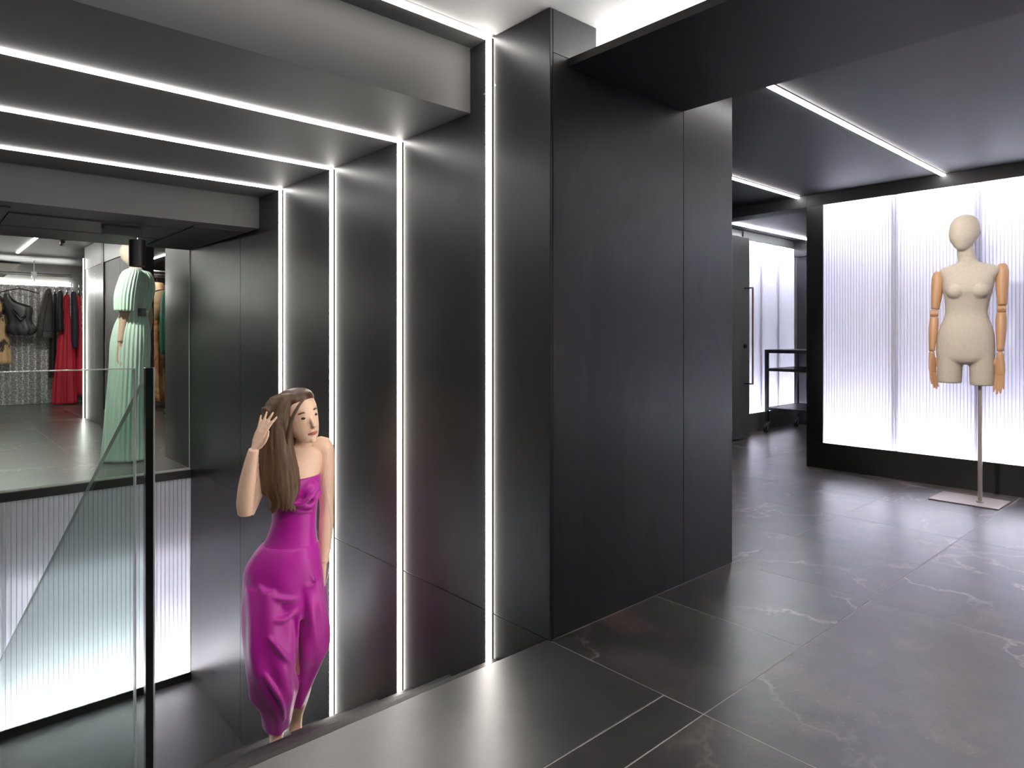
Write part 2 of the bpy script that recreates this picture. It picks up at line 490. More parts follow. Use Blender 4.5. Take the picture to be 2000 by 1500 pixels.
# ------------------------------------------------------------------ stair
stair = tag(empty('staircase', (XS / 2, 1.3, ZL)), 'black steel staircase going down beside the wall of LED lines', 'staircase')
for k in range(1, 10):
    y0 = (k - 1) * RUN; z = -k * RISE
    st = MB().box(XS + .002, -0.002, y0 + 0.013, y0 + RUN + 0.012, z - 0.014, z).build('tread', M['tread'], None, bevel=0.0015)
    st.parent = stair; st.matrix_parent_inverse = Matrix.Translation((-XS / 2, -1.3, -ZL))
    for g in range(3):
        gv = MB().box(XS + .03, -0.03, y0 + RUN - 0.022 - g * 0.02, y0 + RUN - 0.014 - g * 0.02, z, z + 0.0022).build('grip_strip', M['black_metal'])
        gv.parent = st
    rs = MB().box(XS + .002, -0.002, y0 + RUN, y0 + RUN + 0.012, z - RISE + 0.001, z - 0.014).build('riser', M['tread'])
    rs.parent = stair; rs.matrix_parent_inverse = Matrix.Translation((-XS / 2, -1.3, -ZL))
ln = struct(MB().box(-4.5, 0.3, -0.0, YG, ZL - 0.12, ZL).build('floor_landing', M['tread']))

# ------------------------------------------------------------------ stair wall (right side of the stair) and the dark wall block
core = MB()
core.box(0.014, 0.24, 0.014, YG + .72, ZL - .1, CEIL)
wall = struct(core.build('wall_stair', M['black_metal']))
def panel(x0, x1, y0, y1, z0, z1, mat, parent, name='panel', bev=0.002):
    return MB().box(x0, x1, y0, y1, z0, z1).build(name, mat, parent, bevel=bev)
g = 0.0015
ztop0 = [CEIL - .15, LOW, LOW, LOW]
ys = [0.0] + SY + [2.93, YG, YG + .72]
for i in range(len(ys) - 1):
    a, b = ys[i] + g, ys[i + 1] - g
    top = CEIL if b < 0.45 else CEIL
    panel(0.0, 0.013, a, b, 0.001, top - .001, M['steel'], wall)
    if b <= YG: panel(0.0, 0.013, a, b, ZL, -0.001, M['steel'], wall)
for i, y in enumerate(SY):
    for dy_, z in ((-.03, ztop0[i] - .04), (.035, ztop0[i] - .055)):
        MB().cyl((-.0012, y + dy_, z), (0.0005, y + dy_, z), .004, 12).build('screw', M['screw'], wall)
# dark block facing the shop
blk = MB()
blk.box(0.245, 0.80, 0.014, 0.9, -0.01, SOF + 0.02)
blk.box(0.80, XW, 0.014, 0.9, -0.01, CEIL)
wr = struct(blk.build('wall_block', M['black_metal']))
panel(0.0135, 0.24, 0.0, 0.013, SOF + .03, CEIL - .001, M['steel_patina'], wr)
panel(0.0135, 0.80 - g, 0.0, 0.013, 0.001, SOF + .028, M['steel_patina'], wr)
panel(0.80 + g, XW, 0.0, 0.013, 0.001, CEIL - .001, M['steel_patina'], wr)
panel(XW - 0.013, XW, 0.014, 0.9, 0.001, CEIL - .001, M['steel'], wr)
# ------------------------------------------------------------------ ceilings
cw = struct(MB().box(-4.6, 0.80, -5.2, SY[0] - 0.03, CEIL, CEIL + .1).build('ceiling', M['white_paint']))
struct(MB().box(0.242, 0.80, 0.32, 0.9, SOF + .02, CEIL).build('wall_cove', M['white_paint']))
struct(MB().box(-4.6, 0.0, SY[0] - 0.03, 0.445, CEIL, CEIL + .1).build('ceiling_dark', M['grey_paint']))
dc = struct(MB().box(-4.6, 0.0, 0.445, 2.604, LOW, CEIL + .1).build('ceiling_dropped', M['grey_paint']))
d2 = struct(MB().box(-4.6, 0.0, 2.604, YG, LOW2, LOW + .02).build('ceiling_lintel', M['grey_paint']))
# black access panels under the lintel
for (xa, xb, ya, yb) in ((-1.95, -1.25, 2.75, 3.25), (-1.25, -0.35, 2.95, 3.45), (-0.35, -0.01, 2.75, 3.85), (-1.95, -1.25, 3.27, 3.9), (-1.24, -0.36, 3.47, 3.9), (-3.2, -1.97, 2.75, 3.9)):
    MB().box(xa + .004, xb - .004, ya + .004, yb - .004, LOW2 - 0.008, LOW2).build('ceiling_panel', M['dark_paint'], d2, bevel=0.001)
# right room ceiling and the black soffit board between the two ceilings
struct(MB().box(0.80, XE + .1, -5.2, YB + .1, CEIL, CEIL + .1).build('ceiling_room', M['dark_paint']))
sb = MB()
sb.box(0.09, 0.80, -5.2, 0.0, SOF, SOF + 0.028)
struct(sb.build('trim_soffit', M['black_board'], bevel=0.001))
struct(MB().box(0.775, 0.80, -5.2, 0.0, SOF + .0285, CEIL).build('trim_soffit_upstand', M['white_paint']))

# ------------------------------------------------------------------ LED lines
def led(name, label, x0, x1, y0, y1, z0, z1, axis, mat, group=None, prot=None):
    """a lit diffuser in a slim black channel; the box is the diffuser"""
    e = empty(name, ((x0 + x1) / 2, (y0 + y1) / 2, z0))
    inv = Matrix.Translation((-(x0 + x1) / 2, -(y0 + y1) / 2, -z0))
    d = MB().box(x0, x1, y0, y1, z0, z1).build('diffuser', mat); d.parent = e; d.matrix_parent_inverse = inv
    c = MB(); w2 = 0.0035
    if axis == 'zwall':     # runs up a wall whose face is at x1, sides are y
        c.box(x0 + .009, x1, y0 - w2, y0 - .0002, z0, z1); c.box(x0 + .009, x1, y1 + .0002, y1 + w2, z0, z1)
    elif axis == 'x':
        c.box(x0, x1, y0 - w2, y0 - .0002, z0 + .009, z1); c.box(x0, x1, y1 + .0002, y1 + w2, z0 + .009, z1)
    elif axis == 'y':
        c.box(x0 - w2, x0 - .0002, y0, y1, z0 + .009, z1); c.box(x1 + .0002, x1 + w2, y0, y1, z0 + .009, z1)
    for k in range(0, len(c.v), 8):
        h = MB(); h.v = c.v[k:k + 8]; h.f = c.f[:6]
        q = h.build('channel', M['black_metal']); q.parent = e; q.matrix_parent_inverse = inv
    return tag(e, label, 'LED light', group)
LW = 0.012
place = ['nearest the column corner', 'second from the column corner', 'third from the column corner, beside the woman', 'farthest back, above the woman\'s head']
ztop = [CEIL, LOW, LOW, LOW]
for i, y in enumerate(SY):
    stp = int(y / RUN) + 1
    led('led_strip', 'vertical white LED line on the stair wall, ' + place[i], -0.013, -0.0002, y - LW, y + LW, -stp * RISE + .004, ztop[i] - .0085, 'zwall', M['led_stair'], 'vertical LED lines on the stair wall')
pc = ['on the white ceiling at the top edge', 'nearest on the dropped stair ceiling', 'middle one on the dropped stair ceiling', 'farthest back on the dropped stair ceiling']
for i, y in enumerate(SY):
    led('led_strip', 'white LED line crossing overhead, ' + pc[i], -4.4, -0.0002, y - LW, y + LW, ztop[i] - .008, ztop[i] - .0002, 'x', M['led_ceil'], 'LED lines across the stair ceiling')
for y, lb in ((-1.0, 'first'), (-2.3, 'second')):  # two strips added out of view to light the woman from the front
    led('led_strip', 'added white LED line across the white ceiling, ' + lb + ' one behind the camera', -4.4, 0.05, y - LW, y + LW, CEIL - .008, CEIL - .0002, 'x', M['led_ceil'], 'added LED lines across the white ceiling')
led('led_strip', 'long white LED line on the dark ceiling pointing at the mannequin wall', 0.81, XP - .002, -0.172, -0.148, CEIL - .013, CEIL - .0002, 'x', M['led_room'], 'LED lines on the room ceiling')
led('led_strip', 'short white LED line on the dark ceiling beside the dark wall end', XW + .02, XP - .002, 0.862, 0.886, CEIL - .013, CEIL - .0002, 'x', M['led_room'], 'LED lines on the room ceiling')
led('led_strip', 'added white LED line on the room ceiling, unseen behind the camera', 0.81, XP - .002, -1.2, -1.176, CEIL - .013, CEIL - .0002, 'x', M['led_room'], 'LED lines on the room ceiling')  # added strip out of view, lights the front of the bare mannequin
led('led_strip', 'added white LED line on the room ceiling, unseen farthest behind the camera', 0.81, XP - .002, -2.23, -2.206, CEIL - .013, CEIL - .0002, 'x', M['led_room'], 'LED lines on the room ceiling')  # one more unseen strip added to brighten the mannequin side
led('led_strip', 'added white LED line on the back room ceiling, hidden behind the large light wall', XP + .4, XE - .12, 0.30, 0.324, CEIL - .013, CEIL - .0002, 'x', M['led_cool'], 'LED lines on the room ceiling')  # extra strip added out of sight for the door, trolley and floor
led('led_strip', 'white LED line over the trolley in the back room', XP + .17, XE - .12, 1.86, 1.884, CEIL - .013, CEIL - .0002, 'x', M['led_cool'], 'LED lines on the room ceiling')
# cove line lying on top of the soffit board
led('led_strip', 'hidden white LED line lying on the soffit board under the white ceiling', 0.60, 0.66, -4.9, 0.30, SOF + .029, SOF + .045, 'none', M['led_cove'])

# ------------------------------------------------------------------ backlit fluted walls
def lightbox(name, label, loc, rz, L, z0, z1, cutsx, pitch, depth, mat, ledmat, bands=('top', 'bottom'), dim=None, tp=.08, ly=.09):
    """local frame: x along the wall 0..L, -y towards the viewer, sheet at y=0"""
    e = empty(name, loc, rz)
    for i in range(len(cutsx) - 1):
        a, b = cutsx[i], cutsx[i + 1]
        n = max(1, round((b - a) / pitch)); p = (b - a) / n
        m = MB(); k = 5; xs = []
        for j in range(n):
            for q in range(k):
                s = q / k
                xs.append((a + (j + s) * p, 0.16 * p - 0.45 * p * math.sin(math.pi * s) ** 0.8))
        xs.append((b, 0.16 * p))
        for z in (z0, z1):
            m.v += [(x, y, z) for x, y in xs]
        N = len(xs)
        m.f += [(q, q + 1, N + q + 1, N + q) for q in range(N - 1)]
        o = m.build('fluted_sheet', mat, e)
        # webs of the hollow sheet, seen through it as fine lines
        wb = MB()
        for j in range(1, n):
            x = a + j * p
            wb.box(x - .05 * p, x + .05 * p, 0.08 * p, 0.17 * p + 0.009, z0, z1)
        w_ = wb.build('web', M['stud'], o); w_['kind'] = 'stuff'
    for x in cutsx[1:-1]:
        MB().box(x - .022, x + .022, 0.022, 0.06, z0 - .02, z1 + min(.02, tp - .021)).build('stud', M['stud'], e)
    MB().box(0, L, depth, depth + .02, z0 - .08, z1 + tp).build('back_board', M['box_white'], e)
    MB().box(-.02, 0, 0.0, depth + .02, z0 - .08, z1 + tp).build('side_board', M['box_white'], e)
    MB().box(L, L + .02, 0.0, depth + .02, z0 - .08, z1 + tp).build('side_board', M['box_white'], e)
    MB().box(0, L, 0.012, depth, z1 + tp - .02, z1 + tp).build('top_board', M['box_white'], e)
    MB().box(0, L, 0.012, depth, z0 - .08, z0 - .06).build('bottom_board', M['box_white'], e)
    if 'top' in bands: MB().box(0.02, L - .02, ly, ly + .03, z1 + .035, z1 + .05).build('led_line', ledmat, e)
    if 'bottom' in bands: MB().box(0.02, L - .02, ly, ly + .03, z0 - .05, z0 - .035).build('led_line', ledmat, e)
    if dim: MB().box(0.0, L, 0.08, depth - .002, dim, z1 + tp - .021).build('dimming_block', M['box_white'], e)  # block added inside the box to dim the upper part of the sheet
    return tag(e, label, 'light wall')
# right-hand wall (runs along y; local x -> -Y)
lightbox('backlit_wall', 'large backlit fluted white wall behind the bare mannequin', (XP + .012, 0.676, 0), -math.pi / 2, 3.8, 0.206, 2.094,
         [0, .516, 1.036, 1.556, 2.076, 2.6, 3.2, 3.8], 0.021, 0.26, M['poly'], M['led_box'])
lightbox('backlit_wall', 'backlit fluted white wall in the back room behind the trolley', (5.05, 2.10, 0), 0, XE - 5.05 - .03, 0.206, 2.094,
         [0, .42, .82, XE - 5.05 - .03], 0.021, 0.26, M['poly'], M['led_box'])
lightbox('backlit_wall', 'backlit fluted white wall at the bottom of the stair', (-4.3, YG, 0), 0, 4.296, ZL + .06, -0.066,
         [0, 1.0, 2.05, 3.1, 4.296], 0.030, 0.26, M['poly_stair'], M['led_box_stair'], ('bottom',), -0.58, 0.0, .19)
# frame of the right-hand wall: plinth, header, post
struct(MB().box(XP, XP + .011, -5.2, 0.806, 0.0, 0.205).build('baseboard_right', M['steel'], bevel=.001))
struct(MB().box(XP, XP + .011, -5.2, 0.806, 2.095, CEIL).build('trim_header', M['dark_paint'], bevel=.001))
struct(MB().box(XP, XP + .2, 0.807, YB, 2.095, CEIL).build('trim_header_opening', M['dark_paint'], bevel=.001))
struct(MB().box(XP, XP + .2, 0.677, 0.806, 0.2055, 2.0945).build('trim_post', M['steel'], bevel=.001))
struct(MB().box(XP, XP + .2, -5.2, -3.13, 0.2055, 2.0945).build('wall_right', M['steel']))
struct(MB().box(-4.3, 0.0, YG - .012, YG + .01, -0.066, -0.0065).build('trim_slab_edge', M['black_metal'], bevel=.001))
struct(MB().box(-4.3, 0.0, YG - .014, YG + .0, ZL, ZL + .058).build('baseboard_landing', M['black_metal'], bevel=.001))
# back room shell
bw = MB()
bw.box(XW, XE + .2, YB + .32, YB + .42, 0, CEIL)
struct(bw.build('wall_back', M['steel']))
struct(MB().box(XW, 5.03, YB, YB + .19, 0, CEIL).build('wall_door', M['steel']))
struct(MB().box(5.03, XE, YB - .012, YB + .004, 0.0, 0.205).build('baseboard_back', M['door_steel']))
struct(MB().box(5.03, XE, YB - .012, YB + .004, 2.095, CEIL).build('trim_back', M['dark_paint']))
ew = struct(MB().box(XE, XE + .1, -5.2, YB + .3, 0, CEIL).build('wall_end', M['door_steel']))
MB().box(XE - .10, XE, -2.0, YB - .013, 2.0, CEIL).build('lintel', M['black_metal'], ew)
MB().box(XE - .03, XE, 1.93, YB - .013, 0, 2.0).build('jamb', M['black_metal'], ew)
# shop shell behind the camera and beyond the stair
struct(MB().box(-4.7, -4.5, -5.3, 11.4, ZL - .1, CEIL + .1).build('wall_left', M['dark_paint']))
struct(MB().box(-4.7, XE + .2, -5.4, -5.2, -0.1, CEIL + .1).build('wall_front', M['dark_paint']))

# steel door leaf with its long pull
dr = struct(MB().box(3.98, 4.818, 1.885, 1.925, 0.012, 2.07).build('door_1', M['door_steel'], bevel=.002))
hx = 4.72
hl = MB().box(hx - .012, hx + .012, 1.792, 1.80, 0.56, 1.55).build('handle', M['copper'], dr, bevel=.001)
MB().box(hx - .012, hx + .012, 1.80, 1.8845, 1.538, 1.55).build('handle_arm', M['black_metal'], hl)
MB().box(hx - .012, hx + .012, 1.80, 1.8845, 0.56, 0.572).build('handle_arm', M['black_metal'], hl)
MB().box(hx - .02, hx + .02, 1.868, 1.8845, 0.93, 0.97).build('lock', M['black_metal'], dr, bevel=.002)

# ------------------------------------------------------------------ trolley
tx0, tx1, ty0, ty1 = 5.30, 6.05, 1.30, 1.97
tr = tag(empty('trolley', ((tx0 + tx1) / 2, (ty0 + ty1) / 2, 0)), 'black metal trolley with three shelves on castors in the back room', 'trolley')
inv = Matrix.Translation((-(tx0 + tx1) / 2, -(ty0 + ty1) / 2, 0))
def tpart(mb, name, mat, par=None, **k):
    o = mb.build(name, mat, **k); o.parent = par or tr
    if par is None: o.matrix_parent_inverse = inv
    return o
for z0, z1 in ((0.868, 0.905), (0.672, 0.70), (0.245, 0.275)):
    sh = tpart(MB().box(tx0 + .034, tx1 - .034, ty0 + .034, ty1 - .034, z1 - .014, z1 - .002), 'shelf', M['black_metal'])
    for bx in ((tx0, tx0 + .032, ty0 + .034, ty1 - .034), (tx1 - .032, tx1, ty0 + .034, ty1 - .034), (tx0 + .034, tx1 - .034, ty0, ty0 + .032), (tx0 + .034, tx1 - .034, ty1 - .032, ty1)):
        tpart(MB().box(*bx, z0, z1), 'rail', M['black_metal'], sh, bevel=.001)
for lx in (tx0, tx1 - .034):
    for ly in (ty0, ty1 - .034):
        lg = tpart(MB().box(lx, lx + .034, ly, ly + .034, 0.12, 0.905), 'leg', M['black_metal'], bevel=.001)
        cx, cy = lx + .017, ly + .017
        ca = tpart(MB().box(cx - .028, cx + .028, cy - .028, cy + .028, .108, .1195), 'castor', M['chrome'])
        tpart(MB().cyl((cx, cy, .085), (cx, cy, .108), .014, 12), 'swivel', M['chrome'], ca, smooth=False)
        for s in (-1, 1):
            tpart(MB().prism([(cx - .03, .088), (cx + .022, .088), (cx - .012, .026), (cx - .03, .026)], 'y', cy + s * .018 - .002, cy + s * .018 + .002), 'fork', M['chrome'], ca)
        tpart(MB().cyl((cx - .02, cy - .013, .038), (cx - .02, cy + .013, .038), .038, 24), 'wheel', M['rubber'], ca)

# ------------------------------------------------------------------ glass balustrades
ZB = 0.98
ba = tag(empty('glass_balustrade', (-2.9, 0, 0)), 'clear glass balustrade panel across the landing edge at the left', 'balustrade')
inv = Matrix.Translation((2.9, 0, 0))
def bpart(mb, name, mat, par, i, **k):
    o = mb.build(name, mat, **k); o.parent = par; o.matrix_parent_inverse = i; return o
bpart(MB().box(-4.4, -1.282, -0.022, -0.006, 0.001, ZB), 'pane', M['glass'], ba, inv)
bpart(MB().box(-4.4, -1.282, -0.022, -0.006, ZB, ZB + .002), 'top_edge', M['glass_edge'], ba, inv)
bpart(MB().box(-1.282, -1.2795, -0.022, -0.006, 0.001, ZB), 'end_edge', M['glass_edge'], ba, inv)
# corner post of dark polished edge with a bright arris
po = tag(MB().box(XS - .0115, XS + .0035, -0.023, -0.006, 0.0012, ZB + .002).build('balustrade_post', M['glass_dark_edge'], bevel=.0012), 'slim black upright post at the corner of the glass balustrade', 'post')
MB().box(XS + .0036, XS + .0066, -0.023, -0.006, 0.0012, ZB + .002).build('bright_edge', M['glass_edge'], po)
# raking pane down the stair
sb_ = tag(empty('stair_glass', (XS, 1.4, -0.6)), 'raking glass balustrade pane following the stair down behind the post', 'balustrade')
inv = Matrix.Translation((-XS, -1.4, 0.6))
sl = -0.552
p0y, p1y = 0.03, 3.3
zt = lambda y: 0.945 + sl * (y - 0.03)
bpart(MB().prism([(p0y, zt(p0y) - 1.15), (p1y, zt(p1y) - 1.15), (p1y, zt(p1y)), (p0y, zt(p0y))], 'x', XS - .011, XS - .002), 'pane', M['glass_rake'], sb_, inv)
bpart(MB().prism([(p0y, zt(p0y)), (p1y, zt(p1y)), (p1y, zt(p1y) + .002), (p0y, zt(p0y) + .002)], 'x', XS - .011, XS - .002), 'top_edge', M['glass_edge'], sb_, inv)
# fixed glass at the far side of the stair void
fg = tag(empty('glass_screen', (-2.1, YG, 0)), 'tall fixed glass screen between the stair and the dress shop beyond', 'glass screen')
inv = Matrix.Translation((2.1, -YG, 0))
bpart(MB().box(-4.3, -0.006, YG + .012, YG + .024, 0.0, LOW2), 'pane', M['glass_screen'], fg, inv)
bpart(MB().box(-0.006, -0.002, YG + .010, YG + .026, 0.0, LOW2), 'side_edge', M['glass_edge'], fg, inv)
bpart(MB().box(-4.3, -0.002, YG + .008, YG + .0115, 0.0, .012), 'bottom_edge', M['glass_edge'], fg, inv)

# ------------------------------------------------------------------ spotlight under the lintel
sp = P(268, 495, 4.0 * H)
so = tag(empty('spotlight', (sp.x, sp.y, LOW2)), 'black cylinder spotlight hanging from a ceiling box over the stair', 'spotlight')
def spart(mb, name, mat, par=None, **k):
    o = mb.build(name, mat, **k); o.parent = par or so; return o
spart(MB().box(-.19, .02, -.035, .035, -.062, -.0085), 'driver_box', M['dark_paint'], bevel=.002)
spart(MB().cyl((0, 0, -.115), (0, 0, -.0625), .008, 12), 'stem', M['chrome'])
zc0 = sp.z - .083 - LOW2; zc1 = sp.z + .083 - LOW2
c_ = spart(MB().cyl((0, 0, zc0), (0, 0, zc1), .047, 32), 'lamp_body', M['black_metal'], bevel=0.002)
spart(MB().cyl((0, 0, zc0 - .001), (0, 0, zc0 - .0005), .036, 24), 'lens', M['black_cloth'], c_)
spart(MB().cyl((0, 0, zc1), (0, 0, -.115), .012, 12), 'swivel_joint', M['black_metal'])

# small ceiling spot aimed at the bare mannequin
def ceiling_spot(loc, target, label, energy, size=46, colr=(1.0, 0.93, 0.84)):
    mt = Vector(loc); e = tag(empty('spotlight', mt), label, 'spotlight')
    d = (Vector(target) - mt); d.normalize()
    c0 = Vector((0, 0, -.052))
    for q in (MB().cyl((0, 0, -.012), (0, 0, -.0005), .035, 24).build('ceiling_rose', M['black_metal']),
              MB().cyl((0, 0, -.03), (0, 0, -.012), .008, 12).build('stem', M['black_metal']),
              MB().cyl(c0 - d * .03, c0 + d * .04, .024, 24).build('lamp_body', M['black_metal'])):
        q.parent = e
    ld = bpy.data.lights.new('spot_lamp', 'SPOT'); ld.energy = energy; ld.spot_size = math.radians(size); ld.spot_blend = 0.5; ld.shadow_soft_size = 0.03; ld.color = colr
    lo = bpy.data.objects.new('spot_lamp', ld); col.objects.link(lo); lo.location = c0 + d * .045; lo.parent = e
    lo.rotation_euler = d.to_track_quat('-Z', 'Y').to_euler()
ceiling_spot((1.0, -0.42, CEIL), P(1893, 590, 4.03 * H), 'small black ceiling spot tucked behind the soffit, aimed at the bare mannequin', 150)
ceiling_spot((-0.75, -1.35, CEIL), P(565, 980, 3.1), 'added ceiling spot, unseen behind the camera, aimed at the woman on the stair', 60, 44)  # added fill spot, brightens the woman
ceiling_spot((-0.95, 4.20, CEIL), P(258, 640, 5.4375 * H), 'added ceiling spot, hidden behind the stair lintel, aimed at the mint dress', 70, 75)  # added out of view to make the mint dress lighter
ceiling_spot((-0.35, 7.6, CEIL), (-0.4, 10.6, 1.0), 'added unseen ceiling spot in the dress shop, aimed at the red dresses', 60, 60)  # spot added to lift the clothes on the far rail

# ------------------------------------------------------------------ bare mannequin on its stand
FM = Frame(1893, 4.03 * H)
mq = tag(empty('mannequin', FM.pt(1913, 982) * 1.0), 'bare linen mannequin with jointed wooden arms on a metal stand', 'mannequin')
mq.location.z = 0
def keep(o, par):
    o.parent = par; o.matrix_parent_inverse = par.matrix_world.inverted() if par.type != 'EMPTY' else Matrix.Translation(-Vector(par.location))
    return o
tor = MB()
prof = [  # v, u, half width px, half depth m, dy
    (506, 1889, 17, .052, .010), (512, 1891, 22, .056, .012), (517, 1893, 38, .062, .014), (523, 1894, 58, .066, .014), (531, 1893.5, 60, .078, .010), (543, 1892, 53.5, .092, .0),
    (556, 1890.5, 51, .104, -.004), (569, 1889.5, 49, .106, -.004), (581, 1889, 46, .096, .0), (597, 1888, 43, .086, .004), (611, 1887, 42, .082, .006), (624, 1886.5, 46, .086, .006),
    (638, 1886, 52, .096, .008), (655, 1885.5, 57, .106, .012), (677, 1885, 58.5, .112, .016), (695, 1885, 58.5, .108, .016), (702, 1885, 52, .100, .014), (708, 1885.5, 36, .085, .012), (712, 1886, 14, .05, .012)]
tor.rings([FM.ring(u, v, a, b, dy, 36, pw=.92) for v, u, a, b, dy in crom(prof, 4)])
for s, bu in ((-1, 1866), (1, 1913)):       # bust
    tor.sphere(FM.pt(bu, 569, -.070), .052, 20, 14, (1.0, 1.0, 0.95))
for s, prof in ((-1, [(690, 1855, 27, .085, .012), (705, 1854.5, 26.5, .082, .010), (725, 1854, 26, .077, .008), (747, 1853.5, 25, .072, .006), (749, 1853.5, 24, .069, .006)]),
                (1, [(690, 1916, 27, .085, .012), (705, 1917, 26, .082, .010), (725, 1918, 25.3, .077, .008), (750, 1918, 24.3, .072, .006), (752, 1918, 23.3, .069, .006)])):
    tor.rings([FM.ring(u, v, a, b, dy, 32) for v, u, a, b, dy in crom(prof, 3)])
tor.tube([FM.pt(1891, 524, .014), FM.pt(1889, 508, .012), FM.pt(1886, 494, .006), FM.pt(1885, 478, .004)], [.058, .050, .046, .046], 24)
# head: egg turned to its right, chin tucked
hp = [(418.5, 1886, 5, .02, .01), (421, 1885.5, 15, .045, .008), (427, 1885, 23, .073, .004), (436, 1884.3, 28, .090, -.002), (447, 1883.5, 30, .096, -.006), (458, 1882.5, 29.5, .094, -.010), (467, 1881.5, 27.5, .088, -.014),
      (475, 1880.5, 21.5, .074, -.020), (483, 1879.8, 15.5, .056, -.030), (488, 1879.2, 9.5, .034, -.040), (490.5, 1879.2, 4, .014, -.043)]
tor.rings([FM.ring(u, v, a, b, dy, 32, turn=-.3) for v, u, a, b, dy in crom(hp, 4)])
tor.sphere(FM.pt(1911, 455, .012), .020, 12, 8, (0.45, 0.8, 1.25))   # ear
body = keep(organic('body', tor, M['linen'], None, .0055, 9), mq)
def limb(pts, n=20):
    """pts: (u,v,dy,radius_m)"""
    q = crom(pts, 5)
    return MB().tube([FM.pt(a, b, c) for a, b, c, r in q], [max(r, .002) for a, b, c, r in q], n)
def hand(name, fr, wrist, tip, dy, curl, thumb_side, mat, par, sc=1.0, wide=1.0, ddir=0.0, spread=.05):
    """palm, four unequal bent fingers and a thumb; wrist and tip in px"""
    wv = fr.pt(*wrist, dy); d = fr.pt(*tip, dy) - wv; Lh = d.length; d.normalize()
    nrm = rot2(fr.ey, ddir); nrm = (nrm - d * d.dot(nrm)).normalized(); side = d.cross(nrm).normalized()
    if side.dot(fr.ex) < 0: side = -side
    m = MB()
    rr = lambda k, a, b: [wv + d * (Lh * k) + side * (math.cos(q) * a) + nrm * (math.sin(q) * b) for q in [2 * math.pi * i / 16 for i in range(16)]]
    m.rings([rr(-.02, .019 * sc, .015 * sc), rr(.10, .021 * sc, .015 * sc), rr(.25, .029 * sc * wide, .014 * sc), rr(.42, .031 * sc * wide, .013 * sc), rr(.52, .029 * sc * wide, .011 * sc)])
    for i, (off, ln, r) in enumerate(((-.75, .46, .0078), (-.26, .51, .0082), (.24, .48, .0080), (.70, .38, .0070))):
        off *= -thumb_side if thumb_side else 1
        st = wv + d * (Lh * .46) + side * (off * .027 * sc * wide)
        pts = [st]; dd = d.copy()
        for s_ in range(3):
            dd = (dd + nrm * (-curl * (.35 + .3 * s_)) + side * (off * spread)).normalized()
            pts.append(pts[-1] + dd * (Lh * ln / 3 * 1.08))
        m.tube(pts, [r * sc * 1.1, r * sc, r * sc * .92, r * sc * .72], 10)
        m.sphere(pts[-1], r * sc * .72, 10, 6)
    ts = thumb_side
    b0 = wv + d * (Lh * .14) + side * (ts * .017 * sc)
    tp = [b0, b0 + d * (Lh * .17) + side * (ts * .020 * sc) - nrm * .008, b0 + d * (Lh * .32) + side * (ts * .026 * sc) - nrm * .014, b0 + d * (Lh * .44) + side * (ts * .024 * sc) - nrm * .017]
    m.tube(tp, [.0125 * sc, .0105 * sc, .0092 * sc, .0068 * sc], 10); m.sphere(tp[-1], .0068 * sc, 10, 6)
    if par is None: return m
    return keep(organic(name, m, mat, None, .0028, 3), par)
arms = [(-1, [(1833, 529, .012, .018), (1830, 537, .010, .031), (1829, 555, .008, .034), (1827.5, 577, .004, .031), (1824.5, 603, 0, .0235)],
         (1823, 611), [(1823, 619, 0, .0235), (1822, 634, -.004, .027), (1820.5, 655, -.012, .0245), (1818.5, 686, -.022, .0165)], (1818.5, 691), (1821, 760)),
        (1, [(1955, 518, .012, .018), (1956.5, 527, .010, .031), (1956, 548, .008, .034), (1955.5, 572, .004, .031), (1956, 597, 0, .0245)],
         (1955, 604.5), [(1954.5, 612, 0, .0245), (1954, 628, -.004, .029), (1953.5, 650, -.012, .0265), (1952, 685, -.022, .018)], (1952, 690.5), (1951, 766))]
for s, up, el, fo, wr_, tipp in arms:
    keep(limb(up).build('upper_arm', M['wood'], None, True), mq)
    ej = keep(MB().cyl(FM.pt(el[0] - 8.5, el[1], 0), FM.pt(el[0] + 8.5, el[1], 0), .0225, 20).build('elbow_joint', M['wood'], None, bevel=.003), mq)
    pin = MB().cyl(FM.pt(el[0] + 1, el[1], -.026), FM.pt(el[0] + 1, el[1], -.020), .007, 12).build('pin', M['copper']); pin.parent = ej; pin.matrix_parent_inverse = Matrix.Identity(4)
    keep(limb(fo).build('forearm', M['wood'], None, True), mq)
    keep(MB().sphere(FM.pt(wr_[0], wr_[1] - 1.5, -.023), .015, 14, 8).build('wrist_joint', M['wood'], None, True), mq)
    hand('hand', FM, wr_, tipp, -.024, .12, 1 if s < 0 else -1, M['wood'], mq, 1.0, .92, ddir=(0.9 if s < 0 else -.35))
# pole and base plate
bx = FM.pt(1914, 982); bx.z = 0
pl = keep(MB().cyl((bx.x, bx.y, 0.0075), (bx.x, bx.y, 0.80), .0125, 24).build('pole', M['satin_nickel'], None, False), mq)
bc = P(1893, 978, 1305 / 321 * H)
pb = MB().box(bc.x - .152, bc.x + .152, bc.y - .187, bc.y + .187, 0.0002, 0.007).build('base_plate', M['satin_nickel'], None, bevel=.001)
keep(pb, mq)
keep(MB().cyl((bx.x, bx.y, 0.007), (bx.x, bx.y, 0.016), .020, 24).build('collar', M['satin_nickel'], None), mq)

